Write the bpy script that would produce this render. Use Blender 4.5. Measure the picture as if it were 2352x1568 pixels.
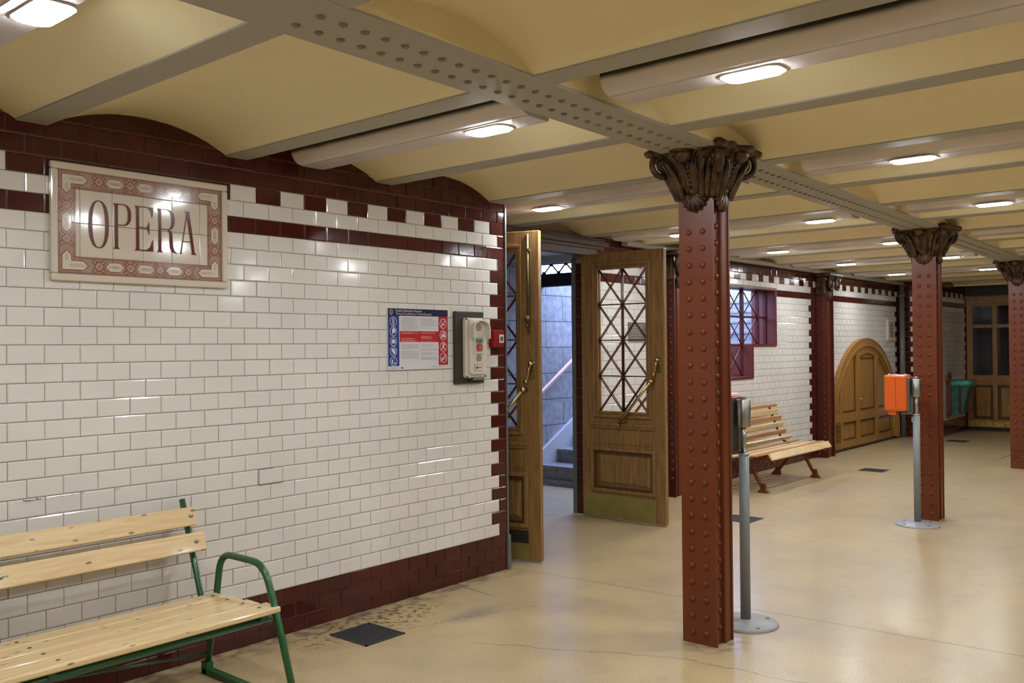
import bpy, math, random
from mathutils import Vector, Matrix
random.seed(7)
for o in list(bpy.data.objects): bpy.data.objects.remove(o)
scn = bpy.context.scene
COL = scn.collection
PI = math.pi

# ------------------------------------------------------------ camera
YAW, PITCH, ROLL, FPX = math.radians(40.39560), math.radians(0.36045), math.radians(-0.54100), 2083.48
F = Vector((math.cos(YAW)*math.cos(PITCH), math.sin(YAW)*math.cos(PITCH), math.sin(PITCH)))
R0 = Vector((math.sin(YAW), -math.cos(YAW), 0)); U0 = R0.cross(F)
Rv = math.cos(ROLL)*R0 + math.sin(ROLL)*U0
Uv = -math.sin(ROLL)*R0 + math.cos(ROLL)*U0
cd = bpy.data.cameras.new('camera'); cam = bpy.data.objects.new('camera', cd); COL.objects.link(cam)
cd.sensor_width = 36; cd.lens = FPX/2352*36; cd.clip_start = .05; cd.clip_end = 200
M = Matrix((( Rv.x, Uv.x, -F.x, 0), (Rv.y, Uv.y, -F.y, 0), (Rv.z, Uv.z, -F.z, 1.6), (0, 0, 0, 1)))
cam.matrix_world = M
scn.camera = cam
# ------------------------------------------------------------ daylight sky, exposure
SKY = 5.2
LAMP = 62.0
w = bpy.data.worlds.new('sky'); scn.world = w; w.use_nodes = True
bg = w.node_tree.nodes['Background']; bg.inputs[0].default_value = (.36, .50, 1.0, 1); bg.inputs[1].default_value = SKY
scn.view_settings.view_transform = 'Standard'; scn.view_settings.look = 'None'
scn.view_settings.gamma = 1; scn.view_settings.use_curve_mapping = False
scn.view_settings.exposure = 1.86

# ------------------------------------------------------------ materials
def newmat(name):
    m = bpy.data.materials.new(name); m.use_nodes = True
    nt = m.node_tree; b = nt.nodes['Principled BSDF']
    return m, nt, b
def setp(b, col=None, rough=.5, metal=0, coat=0, spec=.5):
    if col: b.inputs['Base Color'].default_value = (*col, 1)
    b.inputs['Roughness'].default_value = rough; b.inputs['Metallic'].default_value = metal
    b.inputs['Coat Weight'].default_value = coat; b.inputs['Coat Roughness'].default_value = .08
    b.inputs['Specular IOR Level'].default_value = spec
def N(nt, t, **k):
    n = nt.nodes.new(t)
    for a, v in k.items(): setattr(n, a, v)
    return n
def mat(name, col, rough=.5, metal=0, coat=0, var=0, vscale=4, bump=0, bscale=60, spec=.5):
    m, nt, b = newmat(name); setp(b, col, rough, metal, coat, spec)
    if var or bump:
        tc = N(nt, 'ShaderNodeNewGeometry')
    if var:
        no = N(nt, 'ShaderNodeTexNoise'); no.inputs['Scale'].default_value = vscale; no.inputs['Detail'].default_value = 5
        nt.links.new(tc.outputs['Position'], no.inputs['Vector'])
        mx = N(nt, 'ShaderNodeMix', data_type='RGBA')
        rp = N(nt, 'ShaderNodeMapRange'); rp.inputs[1].default_value = .3; rp.inputs[2].default_value = .7
        nt.links.new(no.outputs['Fac'], rp.inputs[0]); nt.links.new(rp.outputs[0], mx.inputs[0])
        mx.inputs[6].default_value = (*[c*(1-var) for c in col], 1); mx.inputs[7].default_value = (*[min(1, c*(1+var)) for c in col], 1)
        nt.links.new(mx.outputs[2], b.inputs['Base Color'])
    if bump:
        n2 = N(nt, 'ShaderNodeTexNoise'); n2.inputs['Scale'].default_value = bscale
        nt.links.new(tc.outputs['Position'], n2.inputs['Vector'])
        bp = N(nt, 'ShaderNodeBump'); bp.inputs['Strength'].default_value = bump; bp.inputs['Distance'].default_value = .01
        nt.links.new(n2.outputs['Fac'], bp.inputs['Height']); nt.links.new(bp.outputs[0], b.inputs['Normal'])
    return m
def wood(name, c1, c2, axis=0, rough=.35, coat=.3, scale=9, knots=True):
    m, nt, b = newmat(name); setp(b, c1, rough, 0, coat)
    tc = N(nt, 'ShaderNodeTexCoord'); mp = N(nt, 'ShaderNodeMapping')
    s = [scale*4]*3; s[axis] = scale*.28
    mp.inputs['Scale'].default_value = s
    nt.links.new(tc.outputs['Object'], mp.inputs[0])
    no = N(nt, 'ShaderNodeTexNoise'); no.inputs['Scale'].default_value = 1; no.inputs['Detail'].default_value = 6; no.inputs['Distortion'].default_value = 1.2
    nt.links.new(mp.outputs[0], no.inputs['Vector'])
    cr = N(nt, 'ShaderNodeValToRGB'); cr.color_ramp.elements[0].position = .32; cr.color_ramp.elements[1].position = .66
    cr.color_ramp.elements[0].color = (*c2, 1); cr.color_ramp.elements[1].color = (*c1, 1)
    nt.links.new(no.outputs['Fac'], cr.inputs[0])
    out = cr.outputs[0]
    if knots:
        mp2 = N(nt, 'ShaderNodeMapping'); s2 = [24]*3; s2[axis] = 9; mp2.inputs['Scale'].default_value = s2
        nt.links.new(tc.outputs['Object'], mp2.inputs[0])
        v = N(nt, 'ShaderNodeTexVoronoi'); v.inputs['Scale'].default_value = 1; nt.links.new(mp2.outputs[0], v.inputs['Vector'])
        r = N(nt, 'ShaderNodeMapRange'); r.inputs[1].default_value = .10; r.inputs[2].default_value = .17; nt.links.new(v.outputs['Distance'], r.inputs[0])
        mx = N(nt, 'ShaderNodeMix', data_type='RGBA'); nt.links.new(r.outputs[0], mx.inputs[0])
        mx.inputs[6].default_value = (*[c*.35 for c in c2], 1); nt.links.new(out, mx.inputs[7]); out = mx.outputs[2]
    nt.links.new(out, b.inputs['Base Color'])
    return m
def emis(name, col, s):
    m = bpy.data.materials.new(name); m.use_nodes = True; nt = m.node_tree; nt.nodes.clear()
    o = N(nt, 'ShaderNodeOutputMaterial'); e = N(nt, 'ShaderNodeEmission'); e.inputs[0].default_value = (*col, 1); e.inputs[1].default_value = s
    nt.links.new(e.outputs[0], o.inputs[0]); return m
def glassmat(name, tint=(1, 1, 1), rough=.02):
    m = bpy.data.materials.new(name); m.use_nodes = True; nt = m.node_tree; nt.nodes.clear()
    o = N(nt, 'ShaderNodeOutputMaterial'); t = N(nt, 'ShaderNodeBsdfTransparent'); t.inputs[0].default_value = (*tint, 1)
    g = N(nt, 'ShaderNodeBsdfGlossy'); g.inputs['Roughness'].default_value = rough
    lw = N(nt, 'ShaderNodeLayerWeight'); lw.inputs[0].default_value = .5; pw = N(nt, 'ShaderNodeMath', operation='POWER'); pw.inputs[1].default_value = 5
    ma = N(nt, 'ShaderNodeMath', operation='MULTIPLY_ADD'); ma.inputs[1].default_value = .8; ma.inputs[2].default_value = .025; mx = N(nt, 'ShaderNodeMixShader')
    nt.links.new(lw.outputs['Facing'], pw.inputs[0]); nt.links.new(pw.outputs[0], ma.inputs[0]); nt.links.new(ma.outputs[0], mx.inputs[0]); nt.links.new(t.outputs[0], mx.inputs[1]); nt.links.new(g.outputs[0], mx.inputs[2])
    nt.links.new(mx.outputs[0], o.inputs[0]); return m

m_white = mat('white_glazed_tile', (.71, .675, .625), .11, coat=.35, var=.05, vscale=2.3, bump=.1, bscale=9)
m_brown = mat('oxblood_glazed_tile', (.064, .011, .007), .12, var=.25, spec=.42, vscale=5, bump=.12, bscale=9)
m_grout = mat('grout', (.33, .27, .20), .9)
m_cream = mat('cream_painted_vault', (.775, .665, .40), .6, var=.04, vscale=1.2)
m_beam = mat('grey_olive_paint', (.36, .335, .275), .6, spec=.3)
m_rivd = mat('dark_rivet_paint', (.20, .165, .105), .6, spec=.3)  # girder rivets, darker and browner than the flange paint
m_duct = mat('dusty_white_paint', (.62, .56, .52), .5, var=.12, vscale=3.2)
m_ductp = mat('dusty_white_panel', (.54, .48, .46), .35, var=.16, vscale=2.5)
m_red = mat('oxide_red_paint', (.135, .030, .0085), .36, coat=.06, var=.08, vscale=3, spec=.35)
m_reddark = mat('dark_red_paint', (.07, .011, .007), .36, spec=.35)
m_black = mat('black_iron', (.01, .01, .012), .4)
m_green = mat('green_enamel', (.008, .085, .022), .3, coat=.3)
m_brass = mat('brass', (.50, .40, .17), .25, metal=1)
m_brassd = mat('dull_brass', (.33, .28, .085), .42, metal=.55, var=.12, vscale=9)
m_aged = mat('aged_dark_brass', (.14, .10, .04), .5, metal=.6)
m_steel = mat('brushed_steel', (.42, .42, .40), .3, metal=1)
m_dsteel = mat('dark_steel', (.16, .16, .15), .4, metal=.8)
m_grey = mat('grey_paint', (.20, .215, .215), .42)
m_greybase = mat('grey_base_paint', (.30, .30, .31), .45)
m_orange = mat('orange_enamel', (.64, .098, .004), .3, coat=.4)
m_plast = mat('ivory_plastic', (.62, .57, .47), .4)
m_plate = mat('brown_black_plate', (.035, .027, .018), .35)
m_glass = glassmat('pane_glass')
m_slot = mat('slot_black', (.012, .012, .012), .6)
m_pine = wood('varnished_pine', (.74, .565, .31), (.62, .43, .20), 0)
m_pine2 = wood('pale_new_pine', (.80, .60, .33), (.66, .46, .22), 0)
m_tan = wood('tan_stained_slat', (.56, .27, .085), (.38, .17, .05), 0)
m_oak = wood('oak_door_wood', (.31, .172, .055), (.175, .088, .026), 2, .42, .06, knots=False)
m_oakd = wood('dark_oak', (.085, .042, .016), (.04, .019, .008), 0, .6, .0, knots=False)
m_oakg = wood('golden_oak', (.40, .20, .045), (.22, .10, .02), 2, .38, .15, knots=False)
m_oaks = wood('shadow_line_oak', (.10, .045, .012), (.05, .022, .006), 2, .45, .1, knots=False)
m_sign = mat('cream_sign_tile', (.64, .575, .47), .08, coat=.4)
m_signr = mat('sign_oxblood_glaze', (.12, .011, .006), .2, spec=.2)
m_signo = mat('sign_rust_glaze', (.27, .075, .045), .14, spec=.35)
m_signd = mat('sign_umber_glaze', (.07, .03, .02), .15, coat=.3)
m_blue = mat('poster_blue', (.012, .036, .22), .5, spec=.3); m_navy = mat('poster_navy', (.006, .005, .035), .5, spec=.25)
m_pred = mat('poster_red', (.42, .008, .012), .5, spec=.3); m_pwhite = mat('poster_white', (.62, .60, .62), .35)
m_pgrey = mat('poster_print_grey', (.33, .32, .34), .5); m_ppink = mat('poster_print_pink', (.75, .35, .33), .5)
m_alarm = mat('alarm_red', (.22, .004, .004), .4, spec=.2)
m_lgreen = mat('label_green', (.03, .22, .06), .4); m_plred = mat('button_red', (.55, .02, .01), .35)
m_hand = mat('pink_handrail_paint', (.55, .33, .28), .3, coat=.4)
m_dark = mat('soot_dark_wall', (.012, .010, .009), .8)
m_hydr = mat('grey_pipe_paint', (.13, .135, .13), .35)

# capital: bronzed brown with gilt highlights
m_cap, nt, b = newmat('bronzed_capital'); setp(b, None, .42, .35)
g = N(nt, 'ShaderNodeNewGeometry'); n1 = N(nt, 'ShaderNodeTexNoise'); n1.inputs['Scale'].default_value = 14; n1.inputs['Detail'].default_value = 6
nt.links.new(g.outputs['Position'], n1.inputs['Vector'])
cr = N(nt, 'ShaderNodeValToRGB'); e = cr.color_ramp.elements
e[0].position = .35; e[0].color = (.014, .007, .003, 1); e[1].position = .70; e[1].color = (.13, .062, .015, 1)
nt.links.new(n1.outputs['Fac'], cr.inputs[0]); nt.links.new(cr.outputs[0], b.inputs['Base Color'])

# near duct: the same paint with the shaded gap above it painted black along its upper edge (object z)
def gap_shade_mat(base, zlo, zhi):
    m, nt, b = newmat('gap_shaded_duct_paint'); setp(b, base, .5)
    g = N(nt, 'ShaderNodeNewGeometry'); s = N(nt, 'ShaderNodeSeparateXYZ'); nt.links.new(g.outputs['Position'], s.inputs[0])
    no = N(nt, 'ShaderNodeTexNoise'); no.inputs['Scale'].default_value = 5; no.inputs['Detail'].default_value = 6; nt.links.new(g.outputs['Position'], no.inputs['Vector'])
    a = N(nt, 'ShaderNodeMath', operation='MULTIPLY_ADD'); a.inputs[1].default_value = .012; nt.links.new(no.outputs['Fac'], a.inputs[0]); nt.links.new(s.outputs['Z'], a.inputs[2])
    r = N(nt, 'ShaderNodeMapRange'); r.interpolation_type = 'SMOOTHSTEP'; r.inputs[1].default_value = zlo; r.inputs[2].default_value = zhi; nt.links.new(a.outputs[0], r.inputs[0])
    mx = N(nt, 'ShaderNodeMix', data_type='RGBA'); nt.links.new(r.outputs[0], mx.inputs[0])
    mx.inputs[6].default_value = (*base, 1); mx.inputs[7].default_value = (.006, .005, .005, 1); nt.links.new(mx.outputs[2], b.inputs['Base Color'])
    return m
m_gap_shade = gap_shade_mat((.62, .56, .52), 2.676, 2.702)

# stone blocks of the stair wall
m_stone, nt, b = newmat('stone_blocks'); setp(b, None, .7)
g = N(nt, 'ShaderNodeNewGeometry'); s = N(nt, 'ShaderNodeSeparateXYZ'); nt.links.new(g.outputs['Position'], s.inputs[0])
ax = N(nt, 'ShaderNodeMath', operation='ADD'); nt.links.new(s.outputs['X'], ax.inputs[0]); nt.links.new(s.outputs['Y'], ax.inputs[1])
ad = N(nt, 'ShaderNodeMath', operation='ADD'); nt.links.new(ax.outputs[0], ad.inputs[0]); ad.inputs[1].default_value = -15.2+6.6
az = N(nt, 'ShaderNodeMath', operation='ADD'); nt.links.new(s.outputs['Z'], az.inputs[0]); az.inputs[1].default_value = -.045+3.1
cx = N(nt, 'ShaderNodeCombineXYZ'); nt.links.new(ad.outputs[0], cx.inputs[0]); nt.links.new(az.outputs[0], cx.inputs[1])
br = N(nt, 'ShaderNodeTexBrick'); br.inputs['Scale'].default_value = 1; br.inputs['Brick Width'].default_value = .66; br.inputs['Row Height'].default_value = .31
br.inputs['Mortar Size'].default_value = .005; br.inputs['Mortar Smooth'].default_value = .1
br.inputs['Color1'].default_value = (.265, .265, .265, 1); br.inputs['Color2'].default_value = (.315, .315, .31, 1); br.inputs['Mortar'].default_value = (.05, .05, .06, 1)
nt.links.new(cx.outputs[0], br.inputs['Vector'])
no = N(nt, 'ShaderNodeTexNoise'); no.inputs['Scale'].default_value = 13; no.inputs['Detail'].default_value = 8; nt.links.new(g.outputs['Position'], no.inputs['Vector'])
mr = N(nt, 'ShaderNodeMapRange'); mr.inputs[1].default_value = .35; mr.inputs[2].default_value = .65; mr.inputs[3].default_value = .76; mr.inputs[4].default_value = 1.12; nt.links.new(no.outputs['Fac'], mr.inputs[0])
mx = N(nt, 'ShaderNodeMix', data_type='RGBA', blend_type='MULTIPLY'); mx.inputs[0].default_value = 1
nt.links.new(br.outputs['Color'], mx.inputs[6]); nt.links.new(mr.outputs[0], mx.inputs[7]); nt.links.new(mx.outputs[2], b.inputs['Base Color'])
m_step = mat('step_stone', (.22, .21, .205), .42, var=.3, vscale=30)

# terrazzo floor with speckle, stains, joint lines
m_floor, nt, b = newmat('terrazzo_floor'); setp(b, None, .32, 0, .10, .4); b.inputs['Coat Roughness'].default_value = .18
g = N(nt, 'ShaderNodeNewGeometry')
def noise(scale, detail=4, vec=None):
    n = N(nt, 'ShaderNodeTexNoise'); n.inputs['Scale'].default_value = scale; n.inputs['Detail'].default_value = detail
    nt.links.new(vec or g.outputs['Position'], n.inputs['Vector']); return n.outputs['Fac']
def mrange(i, a, b_, c=0, d=1, smooth=False):
    r = N(nt, 'ShaderNodeMapRange'); r.inputs[1].default_value = a; r.inputs[2].default_value = b_; r.inputs[3].default_value = c; r.inputs[4].default_value = d
    if smooth: r.interpolation_type = 'SMOOTHSTEP'
    nt.links.new(i, r.inputs[0]); return r.outputs[0]
def mth(op, a, b_=None):
    n = N(nt, 'ShaderNodeMath', operation=op)
    for i, v in enumerate((a, b_)):
        if v is None: continue
        if isinstance(v, (int, float)): n.inputs[i].default_value = v
        else: nt.links.new(v, n.inputs[i])
    return n.outputs[0]
def mixc(f, a, b_, bt='MIX'):
    x = N(nt, 'ShaderNodeMix', data_type='RGBA', blend_type=bt)
    for i, v in ((0, f), (6, a), (7, b_)):
        if isinstance(v, tuple): x.inputs[i].default_value = (*v, 1)
        elif isinstance(v, (int, float)): x.inputs[i].default_value = v
        else: nt.links.new(v, x.inputs[i])
    return x.outputs[2]
base = mixc(mrange(noise(150, 3), .36, .64), (.33, .245, .12), (.655, .51, .285))
base = mixc(mrange(noise(75, 3), .3, .7, .0, .3), base, (.46, .31, .17))
base = mixc(mrange(noise(1.7, 4), .38, .70, 0, .50), base, (.33, .25, .165))
base = mixc(mrange(noise(5.5, 6), .50, .75, 0, .35), base, (.28, .21, .14))
sp = N(nt, 'ShaderNodeSeparateXYZ'); nt.links.new(g.outputs['Position'], sp.inputs[0]); X_, Y_ = sp.outputs['X'], sp.outputs['Y']
def seg(x1, y1, x2, y2, wd, wob=0):
    L = math.hypot(x2-x1, y2-y1); dx, dy = (x2-x1)/L, (y2-y1)/L
    px = mth('SUBTRACT', X_, x1); py = mth('SUBTRACT', Y_, y1)
    al = mth('ADD', mth('MULTIPLY', px, dx), mth('MULTIPLY', py, dy))
    ac = mth('ADD', mth('MULTIPLY', px, -dy), mth('MULTIPLY', py, dx))
    if wob: ac = mth('ADD', ac, mth('MULTIPLY', mth('SUBTRACT', noise(5, 6), .5), wob))
    ins = mth('MULTIPLY', mth('GREATER_THAN', al, 0), mth('LESS_THAN', al, L))
    return mth('MULTIPLY', ins, mth('LESS_THAN', mth('ABSOLUTE', ac), wd))
def blob(cx_, cy_, rx, ry, lo=.35, hi=1.0):
    a = mth('DIVIDE', mth('SUBTRACT', X_, cx_), rx); c = mth('DIVIDE', mth('SUBTRACT', Y_, cy_), ry)
    d = mth('SQRT', mth('ADD', mth('MULTIPLY', a, a), mth('MULTIPLY', c, c)))
    return mth('SUBTRACT', 1.0, mrange(d, lo, hi, 0, 1, True))
lines = None
for s_ in ((5.01, 4.40, 5.26, .2, .0035, 0), (5.26, .2, 5.5, -4, .0035, 0), (3.6, 3.36, 4.1, 2.36, .0028, .12), (4.1, 2.36, 4.19, 1.3, .0028, .12),
           (13.66, 3.66, 13.78, 2.99, .009, 0), (13.78, 2.99, 14.46, 2.99, .009, 0), (14.46, 2.99, 14.33, 3.71, .009, 0), (3.55, 3.83, 4.4, 3.55, .002, .15),
           (4.42, 4.26, 4.36, 3.88, .004, .05)):
    q = seg(*s_); lines = q if lines is None else mth('MAXIMUM', lines, q)
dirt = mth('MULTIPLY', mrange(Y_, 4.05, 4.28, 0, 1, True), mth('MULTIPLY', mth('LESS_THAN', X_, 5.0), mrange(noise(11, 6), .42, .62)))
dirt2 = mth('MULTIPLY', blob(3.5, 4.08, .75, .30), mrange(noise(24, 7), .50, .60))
dirt3 = mth('MULTIPLY', blob(4.0, 3.72, .30, .14, .0), .75)
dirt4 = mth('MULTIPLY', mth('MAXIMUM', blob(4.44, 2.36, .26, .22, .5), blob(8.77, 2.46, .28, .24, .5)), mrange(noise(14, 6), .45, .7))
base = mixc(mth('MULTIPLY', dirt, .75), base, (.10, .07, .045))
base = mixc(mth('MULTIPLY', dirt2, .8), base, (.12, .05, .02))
base = mixc(mth('MULTIPLY', dirt3, mrange(noise(40, 4), .3, .6, .4, 1)), base, (.13, .115, .10))
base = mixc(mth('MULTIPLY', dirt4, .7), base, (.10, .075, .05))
base = mixc(mth('MULTIPLY', lines, .85), base, (.05, .04, .03))
nt.links.new(base, b.inputs['Base Color'])

# ------------------------------------------------------------ mesh builder
class MB:
    def __init__(s): s.v = []; s.f = []; s.m = []; s.sm = []
    def add(s, vs, fs, mi=0, sm=False):
        o = len(s.v); s.v += [tuple(p) for p in vs]
        for f in fs: s.f.append([i+o for i in f]); s.m.append(mi); s.sm.append(sm)
        return s
    def box(s, x0, x1, y0, y1, z0, z1, mi=0):
        x0, x1 = min(x0, x1), max(x0, x1); y0, y1 = min(y0, y1), max(y0, y1); z0, z1 = min(z0, z1), max(z0, z1)
        return s.add([(x0,y0,z0),(x1,y0,z0),(x1,y1,z0),(x0,y1,z0),(x0,y0,z1),(x1,y0,z1),(x1,y1,z1),(x0,y1,z1)],
                     [(0,3,2,1),(4,5,6,7),(0,1,5,4),(1,2,6,5),(2,3,7,6),(3,0,4,7)], mi)
    def prism(s, poly, a, b_, axis='y', mi=0):
        # poly: list of 2-D points; axis y: (x,z), axis x: (y,z), axis z: (x,y)
        ar = sum(poly[i][0]*poly[(i+1) % len(poly)][1]-poly[(i+1) % len(poly)][0]*poly[i][1] for i in range(len(poly)))
        if ar < 0: poly = poly[::-1]
        def P(p, t): return {'y': (p[0], t, p[1]), 'x': (t, p[0], p[1]), 'z': (p[0], p[1], t)}[axis]
        n = len(poly); vs = [P(p, a) for p in poly]+[P(p, b_) for p in poly]
        up = list(range(n)); dn = list(range(n, 2*n))
        fl = (axis in 'xz') == (b_ > a)
        fs = [up[::-1], dn] if fl else [up, dn[::-1]]
        for i in range(n):
            j = (i+1) % n; q = (i, j, n+j, n+i); fs.append(q if fl else q[::-1])
        return s.add(vs, fs, mi)
    def tube(s, path, r, seg=10, mi=0, closed=False, cap=True, sx=1):
        path = [Vector(p) for p in path]; n = len(path); rr = r if isinstance(r, (list, tuple)) else [r]*n
        vs = []; up = None
        for i, p in enumerate(path):
            if closed: t = path[(i+1) % n]-path[i-1]
            else: t = path[min(i+1, n-1)]-path[max(i-1, 0)]
            t.normalize()
            if up is None: up = Vector((0, 0, 1)) if abs(t.z) < .9 else Vector((0, 1, 0))
            a = t.cross(up)
            if a.length < 1e-6: a = t.cross(Vector((1, 0, 0)))
            a.normalize(); c = a.cross(t).normalized(); up = c
            for k in range(seg):
                an = 2*PI*k/seg; vs.append(p+a*math.cos(an)*rr[i]*sx+c*math.sin(an)*rr[i])
        fs = []
        for i in range(n if closed else n-1):
            j = (i+1) % n
            for k in range(seg):
                l = (k+1) % seg; fs.append((i*seg+k, j*seg+k, j*seg+l, i*seg+l))
        s.add(vs, fs, mi, True)
        if cap and not closed:
            o = len(s.v)-n*seg
            s.f += [[o+k for k in range(seg)], [o+(n-1)*seg+k for k in range(seg)][::-1]]; s.m += [mi]*2; s.sm += [False]*2
        return s
    def lathe(s, prof, cx=0, cy=0, seg=24, mi=0, sm=True):
        vs = [(cx+r*math.cos(2*PI*k/seg), cy+r*math.sin(2*PI*k/seg), z) for r, z in prof for k in range(seg)]
        fs = []
        for i in range(len(prof)-1):
            for k in range(seg):
                l = (k+1) % seg; fs.append((i*seg+k, i*seg+l, (i+1)*seg+l, (i+1)*seg+k))
        s.add(vs, fs, mi, sm); o = len(s.v)-len(vs)
        s.f += [[o+k for k in range(seg)][::-1], [o+(len(prof)-1)*seg+k for k in range(seg)]]; s.m += [mi]*2; s.sm += [False]*2
        return s
    def ell(s, c, r, seg=12, rings=8, mi=0, rot=None):
        vs = []; fs = []; c = Vector(c)
        for i in range(rings+1):
            th = PI*i/rings
            for k in range(seg):
                ph = 2*PI*k/seg
                p = Vector((r[0]*math.sin(th)*math.cos(ph), r[1]*math.sin(th)*math.sin(ph), r[2]*math.cos(th)))
                if rot: p = rot @ p
                vs.append(c+p)
        for i in range(rings):
            for k in range(seg):
                l = (k+1) % seg; fs.append((i*seg+k, (i+1)*seg+k, (i+1)*seg+l, i*seg+l))
        return s.add(vs, fs, mi, True)
    def build(s, name, mats, parent=None, world=False, bev=0, flat=False):
        me = bpy.data.meshes.new(name)
        off = parent.location if (parent is not None and world) else Vector((0, 0, 0))
        me.from_pydata([(p[0]-off[0], p[1]-off[1], p[2]-off[2]) for p in s.v], [], s.f)
        if not isinstance(mats, (list, tuple)): mats = [mats]
        for m in mats: me.materials.append(m)
        me.polygons.foreach_set('material_index', s.m)
        me.polygons.foreach_set('use_smooth', [False]*len(s.sm) if flat else s.sm)
        me.update()
        o = bpy.data.objects.new(name, me); COL.objects.link(o)
        if parent is not None: o.parent = parent
        if bev:
            md = o.modifiers.new('bevel', 'BEVEL'); md.width = bev; md.segments = 2; md.limit_method = 'ANGLE'; md.angle_limit = math.radians(40)
        return o
def tag(o, label, cat, group=None, kind=None):
    o['label'] = label; o['category'] = cat
    if group: o['group'] = group
    if kind: o['kind'] = kind
    return o
def thing(name, label, cat, loc, rz=0, group=None, kind=None):
    o = bpy.data.objects.new(name, None); COL.objects.link(o); o.location = loc; o.rotation_euler = (0, 0, rz)
    o.empty_display_size = .1
    return tag(o, label, cat, group, kind)
def kids(o): return [c for c in bpy.data.objects if c.parent == o]
def copy_tree(o, parent=None):
    ch = kids(o)
    c = o.copy(); COL.objects.link(c)
    if parent is not None: c.parent = parent
    for k in ch: copy_tree(k, c)
    return c
def text_mb(mb, s_, size, place, mi=0, thick=0.0, align='LEFT'):
    """lettering as mesh: place maps (u,v) in metres to a 3-D point"""
    cu = bpy.data.curves.new('t', 'FONT'); cu.body = s_; cu.size = size; cu.align_x = align; cu.resolution_u = 2
    ob = bpy.data.objects.new('t', cu); COL.objects.link(ob)
    bpy.context.view_layer.update()
    me = bpy.data.meshes.new_from_object(ob.evaluated_get(bpy.context.evaluated_depsgraph_get()))
    mb.add([place(v.co.x, v.co.y) for v in me.vertices], [list(p.vertices) for p in me.polygons], mi)
    bpy.data.objects.remove(ob); bpy.data.curves.remove(cu); bpy.data.meshes.remove(me)

# ------------------------------------------------------------ tile walls
TH, TW = .0858, .16
def rsub(r, h):
    x0, x1, z0, z1 = r; a, b_, c, d = h
    if b_ <= x0 or a >= x1 or d <= z0 or c >= z1: return [r]
    out = []
    if a > x0: out.append((x0, a, z0, z1))
    if b_ < x1: out.append((b_, x1, z0, z1))
    m0, m1 = max(a, x0), min(b_, x1)
    if c > z0: out.append((m0, m1, z0, c))
    if d < z1: out.append((m0, m1, d, z1))
    return out
def tile_wall(name, P, u0, u1, rows, colour, phase, label, holes=(), mb=None, edges=lambda i: []):
    """P(u,z,d) -> 3-D point, d out of the wall into the room; colour(i,uc)->0 white,1 brown"""
    own = mb is None
    if own: mb = MB()
    for i in range(rows[0], rows[1]):
        z0, z1 = i*TH, (i+1)*TH
        cuts = sorted(set([u0, u1]+edges(i)))
        u = phase(i); lo = u - math.ceil((u-u0)/TW)*TW
        xs = []
        while lo < u1: xs.append(lo); lo += TW
        e = edges(i)
        if e:   # quoins: keep tile joints only between the quoin edges
            xs = [x for x in xs if e[0]+.02 < x < e[-1]-.02]+e
        xs = sorted(set([u0, u1]+[x for x in xs if u0+.015 < x < u1-.015]))
        for a, b_ in zip(xs, xs[1:]):
            rects = [(a, b_, z0, z1)]
            for h in holes: rects = [q for r in rects for q in rsub(r, h)]
            for (c, d, e0, e1) in rects:
                if d-c < .012 or e1-e0 < .012: continue
                gp = .0016; c += gp; d -= gp; e0 += gp; e1 -= gp
                bv = min(.0055, (d-c)/3, (e1-e0)/3); t = .0065
                tx, tz, t0 = random.gauss(0, .0045), random.gauss(0, .006), random.gauss(0, .0005)
                def D(u_, z_): return t+t0+tx*(u_-(c+d)/2)+tz*(z_-(e0+e1)/2)
                o4 = [(c, e0), (d, e0), (d, e1), (c, e1)]; i4 = [(c+bv, e0+bv), (d-bv, e0+bv), (d-bv, e1-bv), (c+bv, e1-bv)]
                vs = [P(x, z, .0) for x, z in o4]+[P(x, z, D(x, z)-.0022) for x, z in o4]+[P(x, z, D(x, z)) for x, z in i4]
                fs = [(8, 9, 10, 11)]
                for k in range(4):
                    l = (k+1) % 4; fs += [(4+k, 4+l, 8+l, 8+k), (k, l, 4+l, 4+k)]
                mb.add(vs, fs, colour(i, (c+d)/2))
    if own:
        return mb
def struct(o, label, cat): return tag(o, label, cat, kind='structure')

YW = 4.283; ZT = 2.83
def near_col(i, u):
    if i < 3 or i == 26 or i >= 29: return 1
    if i == 28: return 1 if 1.77 < u < 2.70 else 0 if (int(math.floor((4.80-u)/TW)) % 2 == 0 and u < 4.8) else 1
    return 1 if u > (4.80 if i % 2 == 0 else 4.88) else 0
mb = MB()
tile_wall('w', lambda u, z, d: (u, YW-d+.0065, z), -4, 4.96, (0, 33), near_col, lambda i: 4.80 if i % 2 == 0 else 4.88, '', mb=mb)
# return of the wall into the doorway
tile_wall('w', lambda u, z, d: (4.9535+d, u, z), YW+.01, 5.07, (0, 31), lambda i, u: 1, lambda i: YW+.01+(.08 if i % 2 else .16), '', mb=mb)
mb.box(-4.2, 4.9535, YW+.0065, 7.1, 0, ZT, 2)
wl = mb.build('wall_left', [m_white, m_brown, m_grout]); struct(wl, 'white glazed brick wall with oxblood base, stripe and chequer band around the station name', 'wall')

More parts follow.
